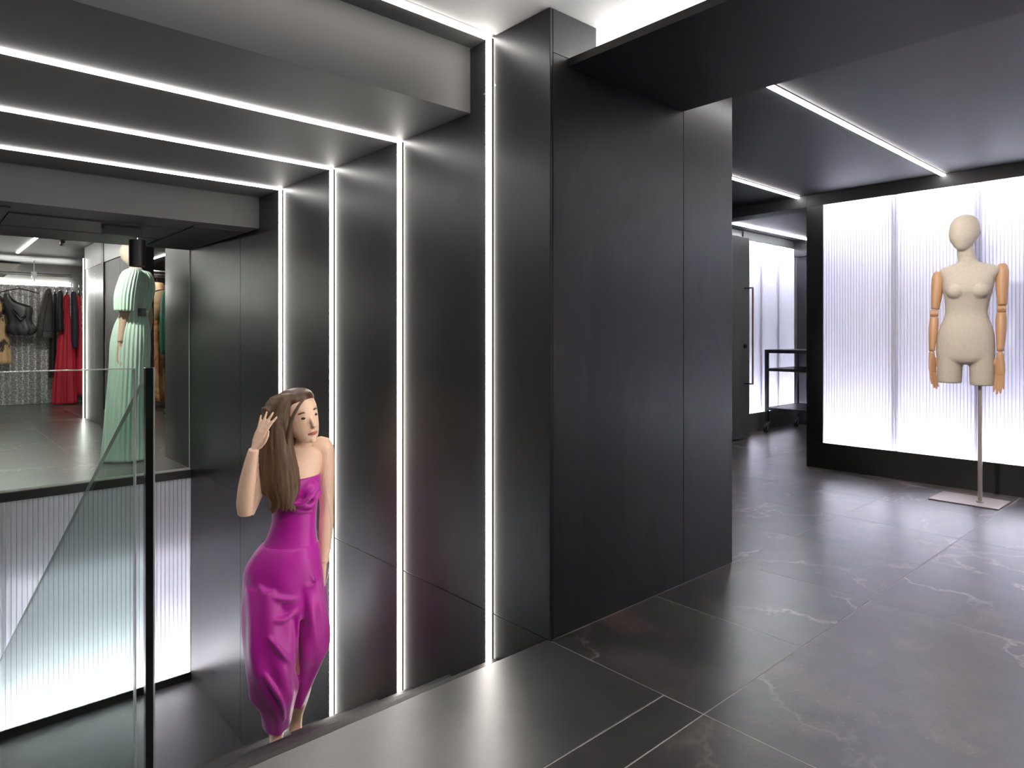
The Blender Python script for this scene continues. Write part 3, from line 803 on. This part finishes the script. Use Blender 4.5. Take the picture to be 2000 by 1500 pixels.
# ------------------------------------------------------------------ the shop beyond the glass
YF = 11.15
struct(MB().box(-4.5, 0.02, YG + .0, YG + .03, LOW2, CEIL).build('wall_over_glass', M['dark_paint']))
struct(MB().box(-4.6, 4.3, YG + .03, YF + .2, CEIL, CEIL + .1).build('ceiling_shop', M['black_board']))
wf = struct(MB().box(-4.6, 4.3, YF, YF + .15, -.05, CEIL).build('wall_far', M['grey_paint']))
MB().prism([(-4.4, 1.94), (-0.62, 1.94), (-0.40, 2.16), (-4.4, 2.16)], 'y', YF - .10, YF).build('bulkhead', M['cream_paint'], wf)
struct(MB().box(4.2, 4.3, YG + .03, YF, 0, CEIL).build('wall_shop_side', M['dark_paint']))
struct(MB().box(0.245, 4.3, 4.62, 4.73, 0, CEIL).build('wall_shop_near', M['dark_paint']))
# panelled wall on the right, between the opening and the clothes rail
wp = struct(MB().box(0.02, 0.16, 5.75, 8.40, 0, CEIL).build('wall_shop_panel', M['black_metal']))
panel(0.004, 0.02, 7.372, 8.40, 0.0, 1.90, M['steel'], wp)
panel(-0.006, 0.02, 7.24, 7.368, 0.0, CEIL, M['steel'], wp)
panel(0.012, 0.02, 6.50, 7.236, 0.21, 1.90, M['brown_panel'], wp)
panel(0.012, 0.02, 5.75, 6.496, 0.21, 1.90, M['brown_panel'], wp)
panel(-0.03, 0.02, 5.75, 7.236, 0.0, 0.206, M['steel'], wp, 'plinth')
panel(0.0, 0.02, 7.372, 8.40, 1.904, CEIL, M['door_steel'], wp, 'lintel_panel')
panel(0.0, 0.02, 5.75, 7.236, 1.904, CEIL, M['door_steel'], wp, 'lintel_panel')
struct(MB().box(0.02, 0.16, 4.73, 5.75, 2.02, CEIL).build('trim_opening', M['steel']))
led('led_strip', 'vertical white LED line beside the rail of red dresses', -0.02, 0.0035, 8.374, 8.398, 0.002, 2.045, 'zwall', M['led_stair'])
led('led_strip', 'short white LED line on the ceiling of the dress shop, seen under the lintel', -0.60, -0.572, 5.2, 9.55, CEIL - .013, CEIL - .0002, 'y', M['led_far'])
led('led_strip', 'added white LED line on the dress shop ceiling, unseen beyond the left edge', -2.2, -2.172, 4.6, 9.55, CEIL - .013, CEIL - .0002, 'y', M['led_far'])  # unseen strip added to help light the dress shop
led('led_strip', 'white LED line on the ceiling of the side room with the orange dress', 0.95, 0.978, 5.0, 10.4, CEIL - .013, CEIL - .0002, 'y', M['led_far'])
# horizontal light line and the clothes rail in front of the mesh curtain
yr = 10.62
led('led_strip', 'horizontal white LED line above the mesh curtain behind the clothes', -4.4, 0.25, YF - .06, YF - .02, 1.85, 1.905, 'none', M['led_far'])
cu = MB(); N = 260
for z in (0.01, 1.84):
    for i in range(N + 1):
        x = -4.4 + 4.65 * i / N
        cu.v.append((x, YF - .11 + .022 * math.sin(i * 0.72) + .012 * math.sin(i * 0.31 + 1), z))
cu.f = [(i, i + 1, N + 2 + i, N + 1 + i) for i in range(N)]
tag(cu.build('mesh_curtain', M['curtain'], None, True), 'silvery glittering mesh curtain behind the hanging clothes', 'curtain')
rail = tag(empty('clothes_rail', (-2.0, yr, 1.9)), 'grey metal clothes rail with a thin hanging bar across the dress shop', 'clothes rail')
def rpart(mb, name, mat, **k):
    o = mb.build(name, mat, **k); o.parent = rail; o.matrix_parent_inverse = Matrix.Translation((2.0, -yr, -1.9)); return o
rpart(MB().cyl((-4.4, yr + .05, 1.985), (0.2, yr + .05, 1.985), .022, 16), 'tube', M['screw'])
rpart(MB().cyl((-4.4, yr, 1.845), (0.2, yr, 1.845), .006, 10), 'hanging_bar', M['screw'])
for bxx in (-3.4, -1.7, -0.28):
    rpart(MB().box(bxx - .03, bxx + .03, yr + .01, yr + .09, 1.93, 2.02), 'clamp', M['box_white'], bevel=.003)
    rpart(MB().cyl((bxx, yr + .05, 2.02), (bxx, yr + .05, CEIL), .006, 8), 'hanger_rod', M['screw'])
    rpart(MB().cyl((bxx, yr, 1.85), (bxx, yr + .02, 1.94), .005, 8), 'bar_hook', M['screw'])

TG = (P(100, 657, 1.0) - CAM).y; TG = (yr - CAM.y) / TG         # depth of the rail along the view axis near u=100
FG = Frame(100, TG)
def zv(z):            # height -> row of the frame, for a given figure frame
    return lambda fr: V0 + (H - z) / fr.sz
def garment(name, label, cat, fr, prof, mat, folds=0, amp=0.0, group=None, dy=0.0, n=72, phase=0.0):
    """prof: (v, u, half width px, half depth m)"""
    q = crom(prof, 5); rs = []; m = len(q); deep = 0.34 if group else 1.0
    for k, (v, u, a, b) in enumerate(q):
        f = amp * (k / (m - 1)) ** 0.8
        c = fr.pt(u, v, dy); r = []
        for i in range(n):
            t = 2 * math.pi * i / n
            s = 1 + f * math.cos(folds * t + phase + 0.5 * math.sin(k * .35)) + 0.35 * f * math.cos((folds * 2 + 1) * t + phase * 2)
            r.append(c + fr.ex * (math.cos(t) * a * fr.sx * s) + fr.ey * (math.sin(t) * b * deep * s))
        rs.append(r)
    o = MB().rings(rs).build(name, mat, None, True)
    tag(o, label, cat, group)
    return o
def hanger(label, fr, u, v, half=.19, front=False, dy=0.0, top=None):
    base = fr.pt(u, v, dy)
    e = empty('clothes_hanger', base); inv = Matrix.Translation(-base)
    d = fr.ex if front else fr.ey
    zt_ = 1.845 if top is None else top
    hook = [base + UP * .0, base + UP * .05]
    z0 = zt_ - base.z
    hook = [base, base + UP * (z0 - .03)] + [base + UP * (z0 - .008 + .022 * math.sin(a)) + d * (.02 - .02 * math.cos(a)) * 1.0 for a in (0, .6, 1.2, 1.8, 2.4, 3.0)]
    h = MB().tube(hook, .0022, 6).build('hook', M['chrome'], None, True); h.parent = e; h.matrix_parent_inverse = inv
    b = MB().tube([base + d * -half - UP * .07, base + d * (-half * .45) - UP * .03, base - UP * .004, base + d * (half * .45) - UP * .03, base + d * half - UP * .07], [.010, .011, .010, .011, .010], 8, .6).build('shoulder_bar', M['black_metal'], None, True)
    b.parent = e; b.matrix_parent_inverse = inv
    return tag(e, label, 'hanger', 'clothes hangers')
G = 'clothes on the far rail'
garment('dress', 'beige dress with dark leaf print at the left edge of the rail', 'dress', FG, [(580, 2, 3, .10), (590, 2, 12, .2), (620, 3, 13, .16), (660, 4, 14, .18), (709, 6, 17, .22)], M['leaf_print'], 6, .10, G, .10)
tp = garment('top', 'black one-shoulder satin top hanging face on in front of the mesh curtain', 'top', FG,
        [(577, 16, 5, .03), (585, 18, 9, .05), (592, 23, 14, .07), (599, 34, 26, .09), (608, 37.5, 26, .10), (622, 38.5, 23, .10), (631, 40, 23, .10), (642, 42, 28, .11), (650, 43.5, 25, .11), (655, 44, 16, .10)], M['black_satin'], 5, .08, G, -.06)
kn = MB().tube([FG.pt(26, 606, -.085), FG.pt(36, 618, -.095), FG.pt(42, 626, -.10), FG.pt(52, 618, -.09)], [.018, .028, .034, .015], 10).build('knot', M['black_satin'], None, True); kn.parent = tp
hanger('black hanger holding the one-shoulder top', FG, 39, 565, .24, True)
bz = garment('blazer', 'charcoal wool blazer hanging side on next to the black top', 'blazer', FG, [(564, 96, 3, .06), (570, 94, 7, .18), (584, 92, 10.5, .22), (610, 91, 11.5, .21), (640, 89.5, 13, .22), (660, 89, 14, .23)], M['grey_wool'], 3, .03, G)
slv = MB().rings([FG.ring(u, v, a, .03, -.08, 16) for v, u, a in ((576, 91, 5), (600, 86, 6), (630, 80.5, 6), (659, 77, 5.8))]).build('sleeve', M['grey_wool'], None, True); slv.parent = bz
pk = MB().box(-.045, .045, -.006, .006, -.05, .05).build('pocket_flap', M['black_cloth']); pk.parent = bz
pk.location = FG.pt(92, 640, -.082); pk.rotation_euler = (0, 0, math.atan2(FG.ex.y, FG.ex.x))
garment('coat', 'long black coat hanging between the charcoal blazer and the red dress', 'coat', FG, [(572, 107, 3, .06), (580, 107, 5, .19), (640, 104, 6, .2), (720, 103, 7, .2), (738, 102, 7, .2)], M['black_cloth'], 4, .05, G, .13)
garment('jacket', 'short black jacket hanging over the red dress', 'jacket', FG, [(568, 117, 3, .06), (575, 117, 6, .19), (600, 116, 7, .21), (648, 117, 7.5, .2)], M['black_cloth'], 4, .06, G, -.13)
garment('dress', 'long red dress with flared hem, left of the navy garment', 'dress', FG, [(574, 131, 3, .08), (580, 130, 7, .16), (600, 128, 8, .15), (615, 131, 6.5, .12), (650, 129, 13, .17), (700, 128, 18, .2), (750, 126, 21, .22), (790, 126, 23, .24)], M['red'], 8, .13, G, .0, 96)
garment('waistcoat', 'long navy garment hanging between the two red dresses', 'garment', FG, [(569, 143, 3, .06), (576, 144, 6, .19), (610, 145.5, 6.5, .2), (660, 146, 7, .2), (680, 146.5, 4.5, .15)], M['navy'], 4, .05, G, -.15)
garment('dress', 'long red dress right of the navy garment, beside the LED line', 'dress', FG, [(574, 155, 3, .08), (580, 155, 5.5, .16), (610, 156, 5.5, .14), (650, 157, 8, .17), (720, 156, 11, .2), (776, 156, 13, .22)], M['red'], 7, .12, G, .16, 96, 1.0)
garment('blouse', 'white and red printed blouse at the right end of the rail', 'blouse', FG, [(574, 163, 2, .06), (582, 163, 4, .17), (630, 164, 4, .17), (648, 164, 4, .16)], M['dot_print'], 5, .06, G, -.02)
for uu, lb in ((96, 'hanger of the charcoal blazer'), (107, 'hanger of the long black coat'), (117, 'hanger of the short black jacket'), (131, 'hanger of the left red dress'), (143, 'hanger of the navy garment'), (155, 'hanger of the right red dress'), (163, 'hanger of the printed blouse'), (2, 'hanger of the leaf print dress')):
    hanger(lb, FG, uu, 566, .15)

# side room seen through the gap behind the mint dress
YS2 = 9.3
TS = (YS2 - CAM.y) / (P(308, 657, 1.0) - CAM).y
FS = Frame(308, TS)
garment('dress', 'long orange floral dress with peach bodice in the side room', 'dress', FS, [(552, 306, 5, .06), (556, 306, 14, .1), (585, 306, 15, .13), (622, 305, 13, .12), (628, 306, 15, .13), (700, 308, 16, .16), (782, 310, 17, .18)], M['orange_print'], 8, .08, None, 0, 96)
bd = MB().rings([FS.ring(u, v, a, b, -.012, 28) for v, u, a, b in ((553, 306, 9, .09), (570, 306, 15, .13), (600, 306, 15.5, .145), (626, 305.5, 14, .135))]).build('bodice', M['peach_print'], None, True); bd.parent = [o for o in col.objects if o.name.startswith('dress') and o.get('label', '').startswith('long orange')][0]
garment('dress', 'emerald green dress half hidden by the dark wall end in the side room', 'dress', FS, [(570, 326, 6, .06), (590, 324, 10, .1), (640, 324, 13, .13), (690, 326, 13, .14)], M['green'], 5, .08, None, -.5)
garment('dress', 'crimson skirt hanging behind the orange dress', 'skirt', FS, [(552, 324, 2, .04), (640, 323, 4, .05), (690, 322, 6, .06), (730, 321, 10, .12), (784, 319, 12, .15)], M['crimson'], 6, .08, None, .45)
garment('gown', 'dark green velvet gown pooling on the floor at the wall end', 'gown', FS, [(786, 322, 3, .05), (805, 321, 5, .09), (822, 318, 8, .13), (834, 318, 9, .15)], M['green'], 6, .1, None, -1.1)
rl = tag(empty('clothes_rail', (FS.pt(308, 548).x, YS2, 1.9)), 'rail with the orange dress in the side room', 'clothes rail')
zr = FS.pt(308, 536).z
for dyr in (-.5, 0, .45):
  o = MB().cyl((0.25, YS2 + dyr, zr), (2.6, YS2 + dyr, zr), .014, 12).build('tube', M['screw']); o.parent = rl; o.matrix_parent_inverse = Matrix.Translation(-Vector(rl.location))
for q in (0.3, 2.5):
    o = MB().box(q - .008, q + .008, YS2 - .5, YS2 + .45, zr + .015, zr + .03).build('cross_bar', M['screw']); o.parent = rl; o.matrix_parent_inverse = Matrix.Translation(-Vector(rl.location))
    o = MB().cyl((q, YS2, zr + .031), (q, YS2, CEIL), .008, 10).build('hanger_rod', M['screw']); o.parent = rl; o.matrix_parent_inverse = Matrix.Translation(-Vector(rl.location))
hanger('black hanger of the orange floral dress in the side room', FS, 306, 550, .2, True, 0, zr)
hanger('black hanger of the green dress in the side room', FS, 326, 566, .2, True, -.5, zr)
hanger('black hanger of the crimson skirt in the side room', FS, 324, 550, .1, True, .45, zr)

# ------------------------------------------------------------------ mannequin in the mint pleated dress
FD = Frame(258, 5.4375 * H)
md = empty('mannequin', FD.pt(252, 657)); md.location.z = 0
tag(md, 'mannequin in a long mint green pleated dress beyond the glass', 'mannequin')
def dring(v, u, a, b, dy=0.0, k=0, amp=0.0, n=120, ph=0.0, tilt=0.0):
    c = FD.pt(u, v, dy); r = []
    for i in range(n):
        t = 2 * math.pi * i / n
        s = 1 + amp * math.cos(k * t + ph)
        x = math.cos(t) * a * FD.sx * s
        r.append(c + FD.ex * x + FD.ey * (math.sin(t) * b * s) + UP * (tilt * x))
    return r
sk = crom([(612, 262, 26, .11, .02), (635, 258, 34, .14, .025), (670, 255, 39, .17, .03), (720, 253, 39.5, .18, .035), (800, 249, 42, .19, .04), (860, 247, 45, .20, .045), (894, 246, 47, .21, .05)], 5)
skm = MB().rings([dring(v, u, a, b, 0, 30, am, 180, .3 * math.sin(v * .02)) for v, u, a, b, am in sk])
keep(skm.build('skirt', M['mint'], None, True), md)
bo = crom([(527, 268, 12, .05, .02), (531, 268, 26, .09, .03), (545, 270, 31, .12, .035), (565, 270, 33, .13, .035), (590, 267, 30, .12, .03), (612, 263, 26, .105, .02)], 5)
keep(MB().rings([dring(v, u, a, b, .02, 26, am, 156) for v, u, a, b, am in bo]).build('bodice', M['mint'], None, True), md)
sl_ = crom([(526, 262, 10, .05, .02), (534, 258, 19, .07, .035), (555, 252, 22, .09, .045), (580, 247.5, 23.5, .10, .05), (609, 246, 22, .10, .055)], 5)
keep(MB().rings([dring(v, u, a, b, -.10, 22, am, 132) for v, u, a, b, am in sl_]).build('sleeve', M['mint'], None, True), md)
keep(MB().rings([dring(v, u, a, b, .0, 0, 0, 40) for v, u, a, b in ((606, 263, 27, .112), (611, 263, 27.5, .114), (617, 262, 28, .115))]).build('belt', M['mint'], None, True), md)
keep(MB().box(-.03, .03, -.012, .012, -.03, .035).build('buckle', M['black_satin'], None, bevel=.004, xf=Matrix.Translation(FD.pt(277, 611, -.118)) @ Matrix.Rotation(math.atan2(FD.ex.y, FD.ex.x), 4, 'Z')), md)
# bow standing off the back of the belt
keep(MB().tube([FD.pt(238, 611, .0), FD.pt(228, 606, .01), FD.pt(225, 598, .01)], [.016, .02, .004], 8).build('bow', M['mint'], None, True), md)
def dl(pts): 
    q = crom(pts, 5); return MB().tube([FD.pt(a, b, c) for a, b, c, r in q], [r for a, b, c, r in q], 18)
keep(dl([(246, 585, -.10, .034), (243, 620, -.10, .036), (239, 650, -.12, .030), (236, 668, -.14, .022)]).build('arm', M['skin_doll'], None, True), md)
keep(dl([(288, 590, .09, .034), (291, 620, .09, .034), (288, 650, .05, .028), (284, 672, .0, .022)]).build('arm', M['skin_doll'], None, True), md)
hand('hand', FD, (236, 666), (235, 710), -.14, .15, 1, M['skin_doll'], md, .95, .9)
hd_ = MB()
hq = [(470, 256, 4, .02), (473, 256, 11, .05), (480, 255, 18, .078), (490, 254, 20.5, .09), (500, 254, 19, .086), (510, 255, 15, .068), (517, 257, 8.5, .04), (519, 258, 3, .015)]
hd_.rings([FD.ring(u, v, a, b, .03, 28) for v, u, a, b in crom(hq, 4)])
hd_.tube([FD.pt(260, 505, .04), FD.pt(264, 522, .035), FD.pt(267, 532, .03)], [.045, .046, .06], 18)
keep(organic('head', hd_, M['linen'], None, .008, 4), md)
keep(MB().cyl(FD.pt(250, 894, .02), Vector((FD.pt(250, 894, .02).x, FD.pt(250, 894, .02).y, .006)), .16, 28, .17).build('base_plate', M['black_metal'], None), md)

# ------------------------------------------------------------------ the woman on the stair
FW = Frame(560, 3.1)
wo = tag(empty('person', FW.pt(545, 1448)), 'woman in a strapless magenta top and wide trousers, hand in her hair, climbing the stair', 'person')
WI = Matrix.Translation(-Vector(wo.location))
def wpart(o, par=None):
    o.parent = par or wo
    if par is None: o.matrix_parent_inverse = WI
    return o
b = MB()
tz = [(872, 585, 20, .050, .02, .0), (879, 583, 40, .056, .02, .16), (888, 581, 52, .064, .015, .17), (905, 579, 50, .082, .008, .12), (930, 577, 48, .096, .0, .08), (955, 576, 47, .100, -.002, .04), (985, 575.5, 43, .088, .0, 0), (1015, 575, 41, .082, .002, -.03),
      (1045, 570, 45, .090, .004, -.05), (1075, 563, 53, .104, .006, -.06), (1110, 558, 57, .110, .008, -.05), (1140, 556, 56, .104, .008, 0), (1160, 556, 48, .09, .008, 0)]
b.rings([FW.ring(u, v, a, c, dy, 32, tl) for v, u, a, c, dy, tl in crom(tz, 4)])
def wl(m, pts, n=18):
    q = crom(pts, 5)
    m.tube([FW.pt(a, c, d) for a, c, d, r in q], [max(r, .004) for a, c, d, r in q], n)
wl(b, [(578, 905, .03, .055), (588, 880, .025, .050), (594, 866, .01, .047), (594, 845, .005, .047)])          # neck
wl(b, [(545, 886, .02, .040), (527, 892, -.01, .046), (510, 925, -.05, .043), (493, 965, -.09, .038), (484, 985, -.105, .036)])   # right upper arm
wl(b, [(484, 987, -.105, .034), (484, 965, -.115, .039), (487, 930, -.13, .036), (494, 890, -.15, .028), (500, 864, -.16, .0225)])
wl(b, [(612, 882, .02, .042), (632, 876, .02, .046), (638, 905, .03, .041), (640, 955, .05, .037), (641, 1005, .06, .033), (640, 1035, .045, .034), (637, 1075, .02, .028), (633, 1106, .0, .021)])
wl(b, [(535, 1120, .0, .075), (530, 1190, -.05, .072), (529, 1265, -.10, .052), (533, 1330, -.06, .050), (539, 1390, -.01, .034), (540, 1422, .01, .032), (540, 1434, .012, .034)])
wl(b, [(588, 1120, .01, .075), (594, 1200, .0, .072), (594, 1285, .02, .052), (588, 1370, .10, .050), (580, 1450, .23, .033), (578, 1490, .25, .032)])
for (u, v, dy) in ((540, 1447, 0.012), (578, 1517, .25)):      # feet point towards the viewer
    wl(b, [(u, v - 11, dy + .045, .024), (u, v - 14.5, dy + .02, .032), (u, v - 13.5, dy - .05, .030), (u - 1, v - 10, dy - .11, .022), (u - 1, v - 7.5, dy - .150, .016)])
# hands
h1 = hand('', FW, (500, 868), (527, 796), -.16, -.10, 1, None, None, 0.92, 1.0, ddir=-.5, spread=.16)
h2 = hand('', FW, (633, 1108), (627, 1176), .0, .18, -1, None, None, 0.92, .85, ddir=-1.0)
for h_ in (h1, h2):
    n0 = len(b.v); b.v += [tuple(p) for p in h_.v]; b.f += [tuple(i + n0 for i in f) for f in h_.f]
# head
hc = FW.pt(586, 814, -.02)
hu = (UP * 1.0 - FW.ex * .20 + FW.ey * -.10).normalized()
hf = (-FW.ey * .84 + FW.ex * .52 - UP * .18); hf = (hf - hu * hf.dot(hu)).normalized()
hs = hu.cross(hf).normalized()
def hp_(f, s, u): return hc + hf * f + hs * s + hu * u
hprof = [(.112, -.008, .02, .02), (.105, -.008, .048, .048), (.085, -.006, .070, .080), (.055, -.004, .078, .096), (.02, -.002, .077, .098), (-.015, .002, .073, .092), (-.05, .010, .066, .080), (-.08, .022, .055, .064), (-.10, .034, .042, .046), (-.115, .044, .024, .026), (-.120, .046, .010, .012)]
b.rings([[hp_(fo + math.cos(q) * df, math.sin(q) * ds, z) for q in [2 * math.pi * i / 28 for i in range(28)]] for z, fo, ds, df in crom(hprof, 3)])
b.tube([hp_(.088, 0, .012), hp_(.100, 0, -.012), hp_(.111, 0, -.034), hp_(.094, 0, -.044)], [.006, .009, .012, .008], 10)    # nose
b.sphere(hp_(.078, .0, -.072), .016, 10, 8); b.sphere(hp_(.074, .0, -.106), .016, 10, 8)
for s in (-1, 1): b.sphere(hp_(-.005, s * .075, -.01), .022, 10, 8, (.5, .8, 1.2))
bodyw = wpart(organic('body', b, M['skin'], None, .0038, 8))
for s in (-1, 1):
    wpart(MB().sphere(hp_(.083, s * .031, .008), .010, 12, 8, (1.0, 1.0, .62)).build('eye', M['eye'], None, True))
    wpart(MB().tube([hp_(.087, s * .014, .030), hp_(.090, s * .032, .036), hp_(.078, s * .050, .032)], [.003, .004, .002], 8).build('eyebrow', M['hair'], None, True))
wpart(MB().tube([hp_(.083, -.024, -.071), hp_(.097, -.009, -.069), hp_(.098, 0, -.071), hp_(.097, .009, -.069), hp_(.083, .024, -.071)], [.003, .007, .008, .007, .003], 8).build('lips', M['lip'], None, True))
# hair: cap, long mass over the right shoulder, loose strands
hm = MB()
capp = [(.132, -.02, .02, .025), (.122, -.02, .060, .066), (.098, -.022, .084, .094), (.06, -.030, .092, .098), (.02, -.042, .092, .088), (-.02, -.052, .090, .076), (-.06, -.056, .084, .066), (-.10, -.056, .074, .056), (-.14, -.05, .06, .045)]
hm.rings([[hp_(fo + math.cos(q) * df, math.sin(q) * ds, z) for q in [2 * math.pi * i / 28 for i in range(28)]] for z, fo, ds, df in crom(capp, 3)])
rnd = random.Random(3)
mass = [(775, 556, 24, .06, -.04), (800, 545, 28, .06, -.05), (835, 541, 28, .055, -.07), (870, 541, 30, .05, -.085), (910, 546, 34, .045, -.10), (945, 550, 32, .04, -.112), (966, 553, 22, .03, -.118), (978, 553, 10, .015, -.12)]
hm.rings([FW.ring(u, v, a, c, dy, 28) for v, u, a, c, dy in crom(mass, 4)])
hm.rings([FW.ring(u, v, a, c, dy, 24) for v, u, a, c, dy in crom([(790, 520, 8, .02, -.09), (800, 525, 12, .03, -.08), (830, 531, 14, .035, -.07)], 3)])
for k in range(46):
    q = rnd.uniform(-1, 1); e = rnd.uniform(0, 1)
    pts = []
    for (v, u, a, c, dy) in crom([(768, 572, 14, .05, -.03)] + mass[:-1] + [(985 + 14 * rnd.uniform(-1, .4), 552, 26, .02, -.118)], 2):
        ang = -math.pi / 2 + q * 1.7
        pts.append(FW.pt(u + math.cos(ang) * a * 1.02 + 1.2 * math.sin(v * .05 + k), v, dy + math.sin(ang) * c * 1.05))
    hm.tube(pts, [.0055] * (len(pts) - 2) + [.004, .0015], 6)
hair = wpart(organic('hair', hm, M['hair'], None, .0042, 2))
wpart(MB().tube([FW.pt(*p) for p in crom([(598, 772, -.10), (584, 786, -.125), (570, 812, -.13), (562, 845, -.125), (560, 880, -.12)], 4)], [.002, .004, .005, .006, .006, .007, .007, .007, .008, .008, .008, .008, .008, .007, .006, .004, .002], 8, .5).build('loose_lock', M['hair'], None, True))
# strapless top
tb = MB()
bz_ = [(930, 577, 50.5, .103, -.002, .07), (945, 577, 51.5, .112, -.006, .06), (962, 576.5, 51.5, .113, -.006, .04), (985, 575.5, 46, .094, .0, 0), (1015, 575, 44, .088, .002, -.03), (1045, 571, 48, .096, .004, -.05), (1072, 566, 58, .112, .006, -.06), (1080, 565, 61, .116, .006, -.06)]
tb.rings([FW.ring(u, v, a, c, dy, 40, tl) for v, u, a, c, dy, tl in crom(bz_, 4)])
for (u, v) in ((556, 955), (600, 951)):
    tb.sphere(FW.pt(u, v, -.072), .050, 16, 10)
tb.tube([FW.pt(*p) for p in crom([(560, 968, -.125), (585, 972, -.128), (605, 962, -.125), (622, 945, -.085)], 4)], [.012] * 13, 8)
tb.tube([FW.pt(*p) for p in crom([(585, 975, -.122), (603, 980, -.115), (617, 970, -.09), (626, 955, -.06)], 4)], [.011] * 13, 8)
tb.tube([FW.pt(*p) for p in crom([(570, 985, -.10), (592, 992, -.095), (612, 992, -.075)], 4)], [.009] * 9, 8)
top_ = wpart(organic('top', tb, M['magenta'], None, .005, 5))
# wide trousers
tr_ = MB()
def fring(u, v, a, c, dy, k, ph, amp, tl=0.0, n=56):
    r0 = FW.ring(u, v, a, c, dy, n, tl); ctr = FW.pt(u, v, dy)
    return [ctr + (p - ctr) * (1 + amp * math.cos(k * 2 * math.pi * i / n + ph) + amp * .6 * math.cos((k + 3) * 2 * math.pi * i / n - ph * 1.3)) for i, p in enumerate(r0)]
hipz = [(1060, 566, 56, .113, .006), (1078, 560, 66, .125, .006), (1105, 554, 75, .135, .006), (1140, 556, 79, .14, .004), (1175, 558, 80, .135, .0), (1195, 558, 76, .12, .0)]
tr_.rings([fring(u, v, a, c, dy, 5, v * .03, .018) for v, u, a, c, dy in crom(hipz, 4)])
lg1 = [(1130, 528, 46, .12, -.02), (1180, 526, 49, .135, -.045), (1220, 525, 49, .14, -.06), (1265, 528, 48, .14, -.07), (1305, 533, 46, .135, -.06), (1335, 537, 46, .125, -.045), (1360, 541, 36, .115, -.03), (1385, 542, 30, .105, -.015), (1411, 541, 26.5, .095, -.005)]
tr_.rings([fring(u, v, a, c, dy, 4, v * .022, .06) for v, u, a, c, dy in crom(lg1, 4)])
lg2 = [(1130, 596, 36, .12, .0), (1180, 602, 38, .13, .01), (1220, 606, 38, .13, .03), (1260, 608, 37, .13, .05), (1288, 607, 36, .125, .07), (1310, 603, 32, .115, .09), (1340, 595, 26, .11, .11), (1375, 587, 21, .10, .13), (1402, 583, 17, .09, .14)]
tr_.rings([fring(u, v, a, c, dy, 4, v * .025 + 1, .065) for v, u, a, c, dy in crom(lg2, 4)])
for pts, r in (([(505, 1122, -.105), (532, 1140, -.142), (565, 1150, -.138), (590, 1150, -.11)], .014), ([(494, 1152, -.105), (525, 1175, -.165), (556, 1184, -.155), (582, 1168, -.12)], .016),
               ([(512, 1190, -.17), (535, 1215, -.20), (555, 1245, -.19), (570, 1270, -.15)], .013), ([(500, 1240, -.17), (525, 1280, -.205), (550, 1330, -.18), (556, 1380, -.12)], .011), ([(585, 1170, -.12), (580, 1220, -.11), (578, 1290, -.06)], .010),
               ([(612, 1110, -.11), (625, 1160, -.09), (632, 1220, -.05), (632, 1280, -.02)], .011)):
    q = crom(pts, 5); tr_.tube([FW.pt(*p) for p in q], [r * math.sin(math.pi * (.12 + .76 * i / (len(q) - 1))) for i in range(len(q))], 8)
wpart(organic('trousers', tr_, M['magenta'], None, .0056, 12))
cd_ = MB().tube([FW.pt(*p) for p in crom([(640, 885, -.03), (637, 910, -.03), (634.5, 935, -.025), (639, 965, .0), (643.5, 990, .01), (647.5, 1030, .0), (647, 1080, -.03), (642, 1120, -.045), (634, 1146, -.05)], 5)], .0016, 8)  # thin pale tube from the shoulder down to the hand
tag(cd_.build('stripe', M['stripe'], None, True), 'thin white cord running down the woman\'s bare arm to her hand', 'stripe')
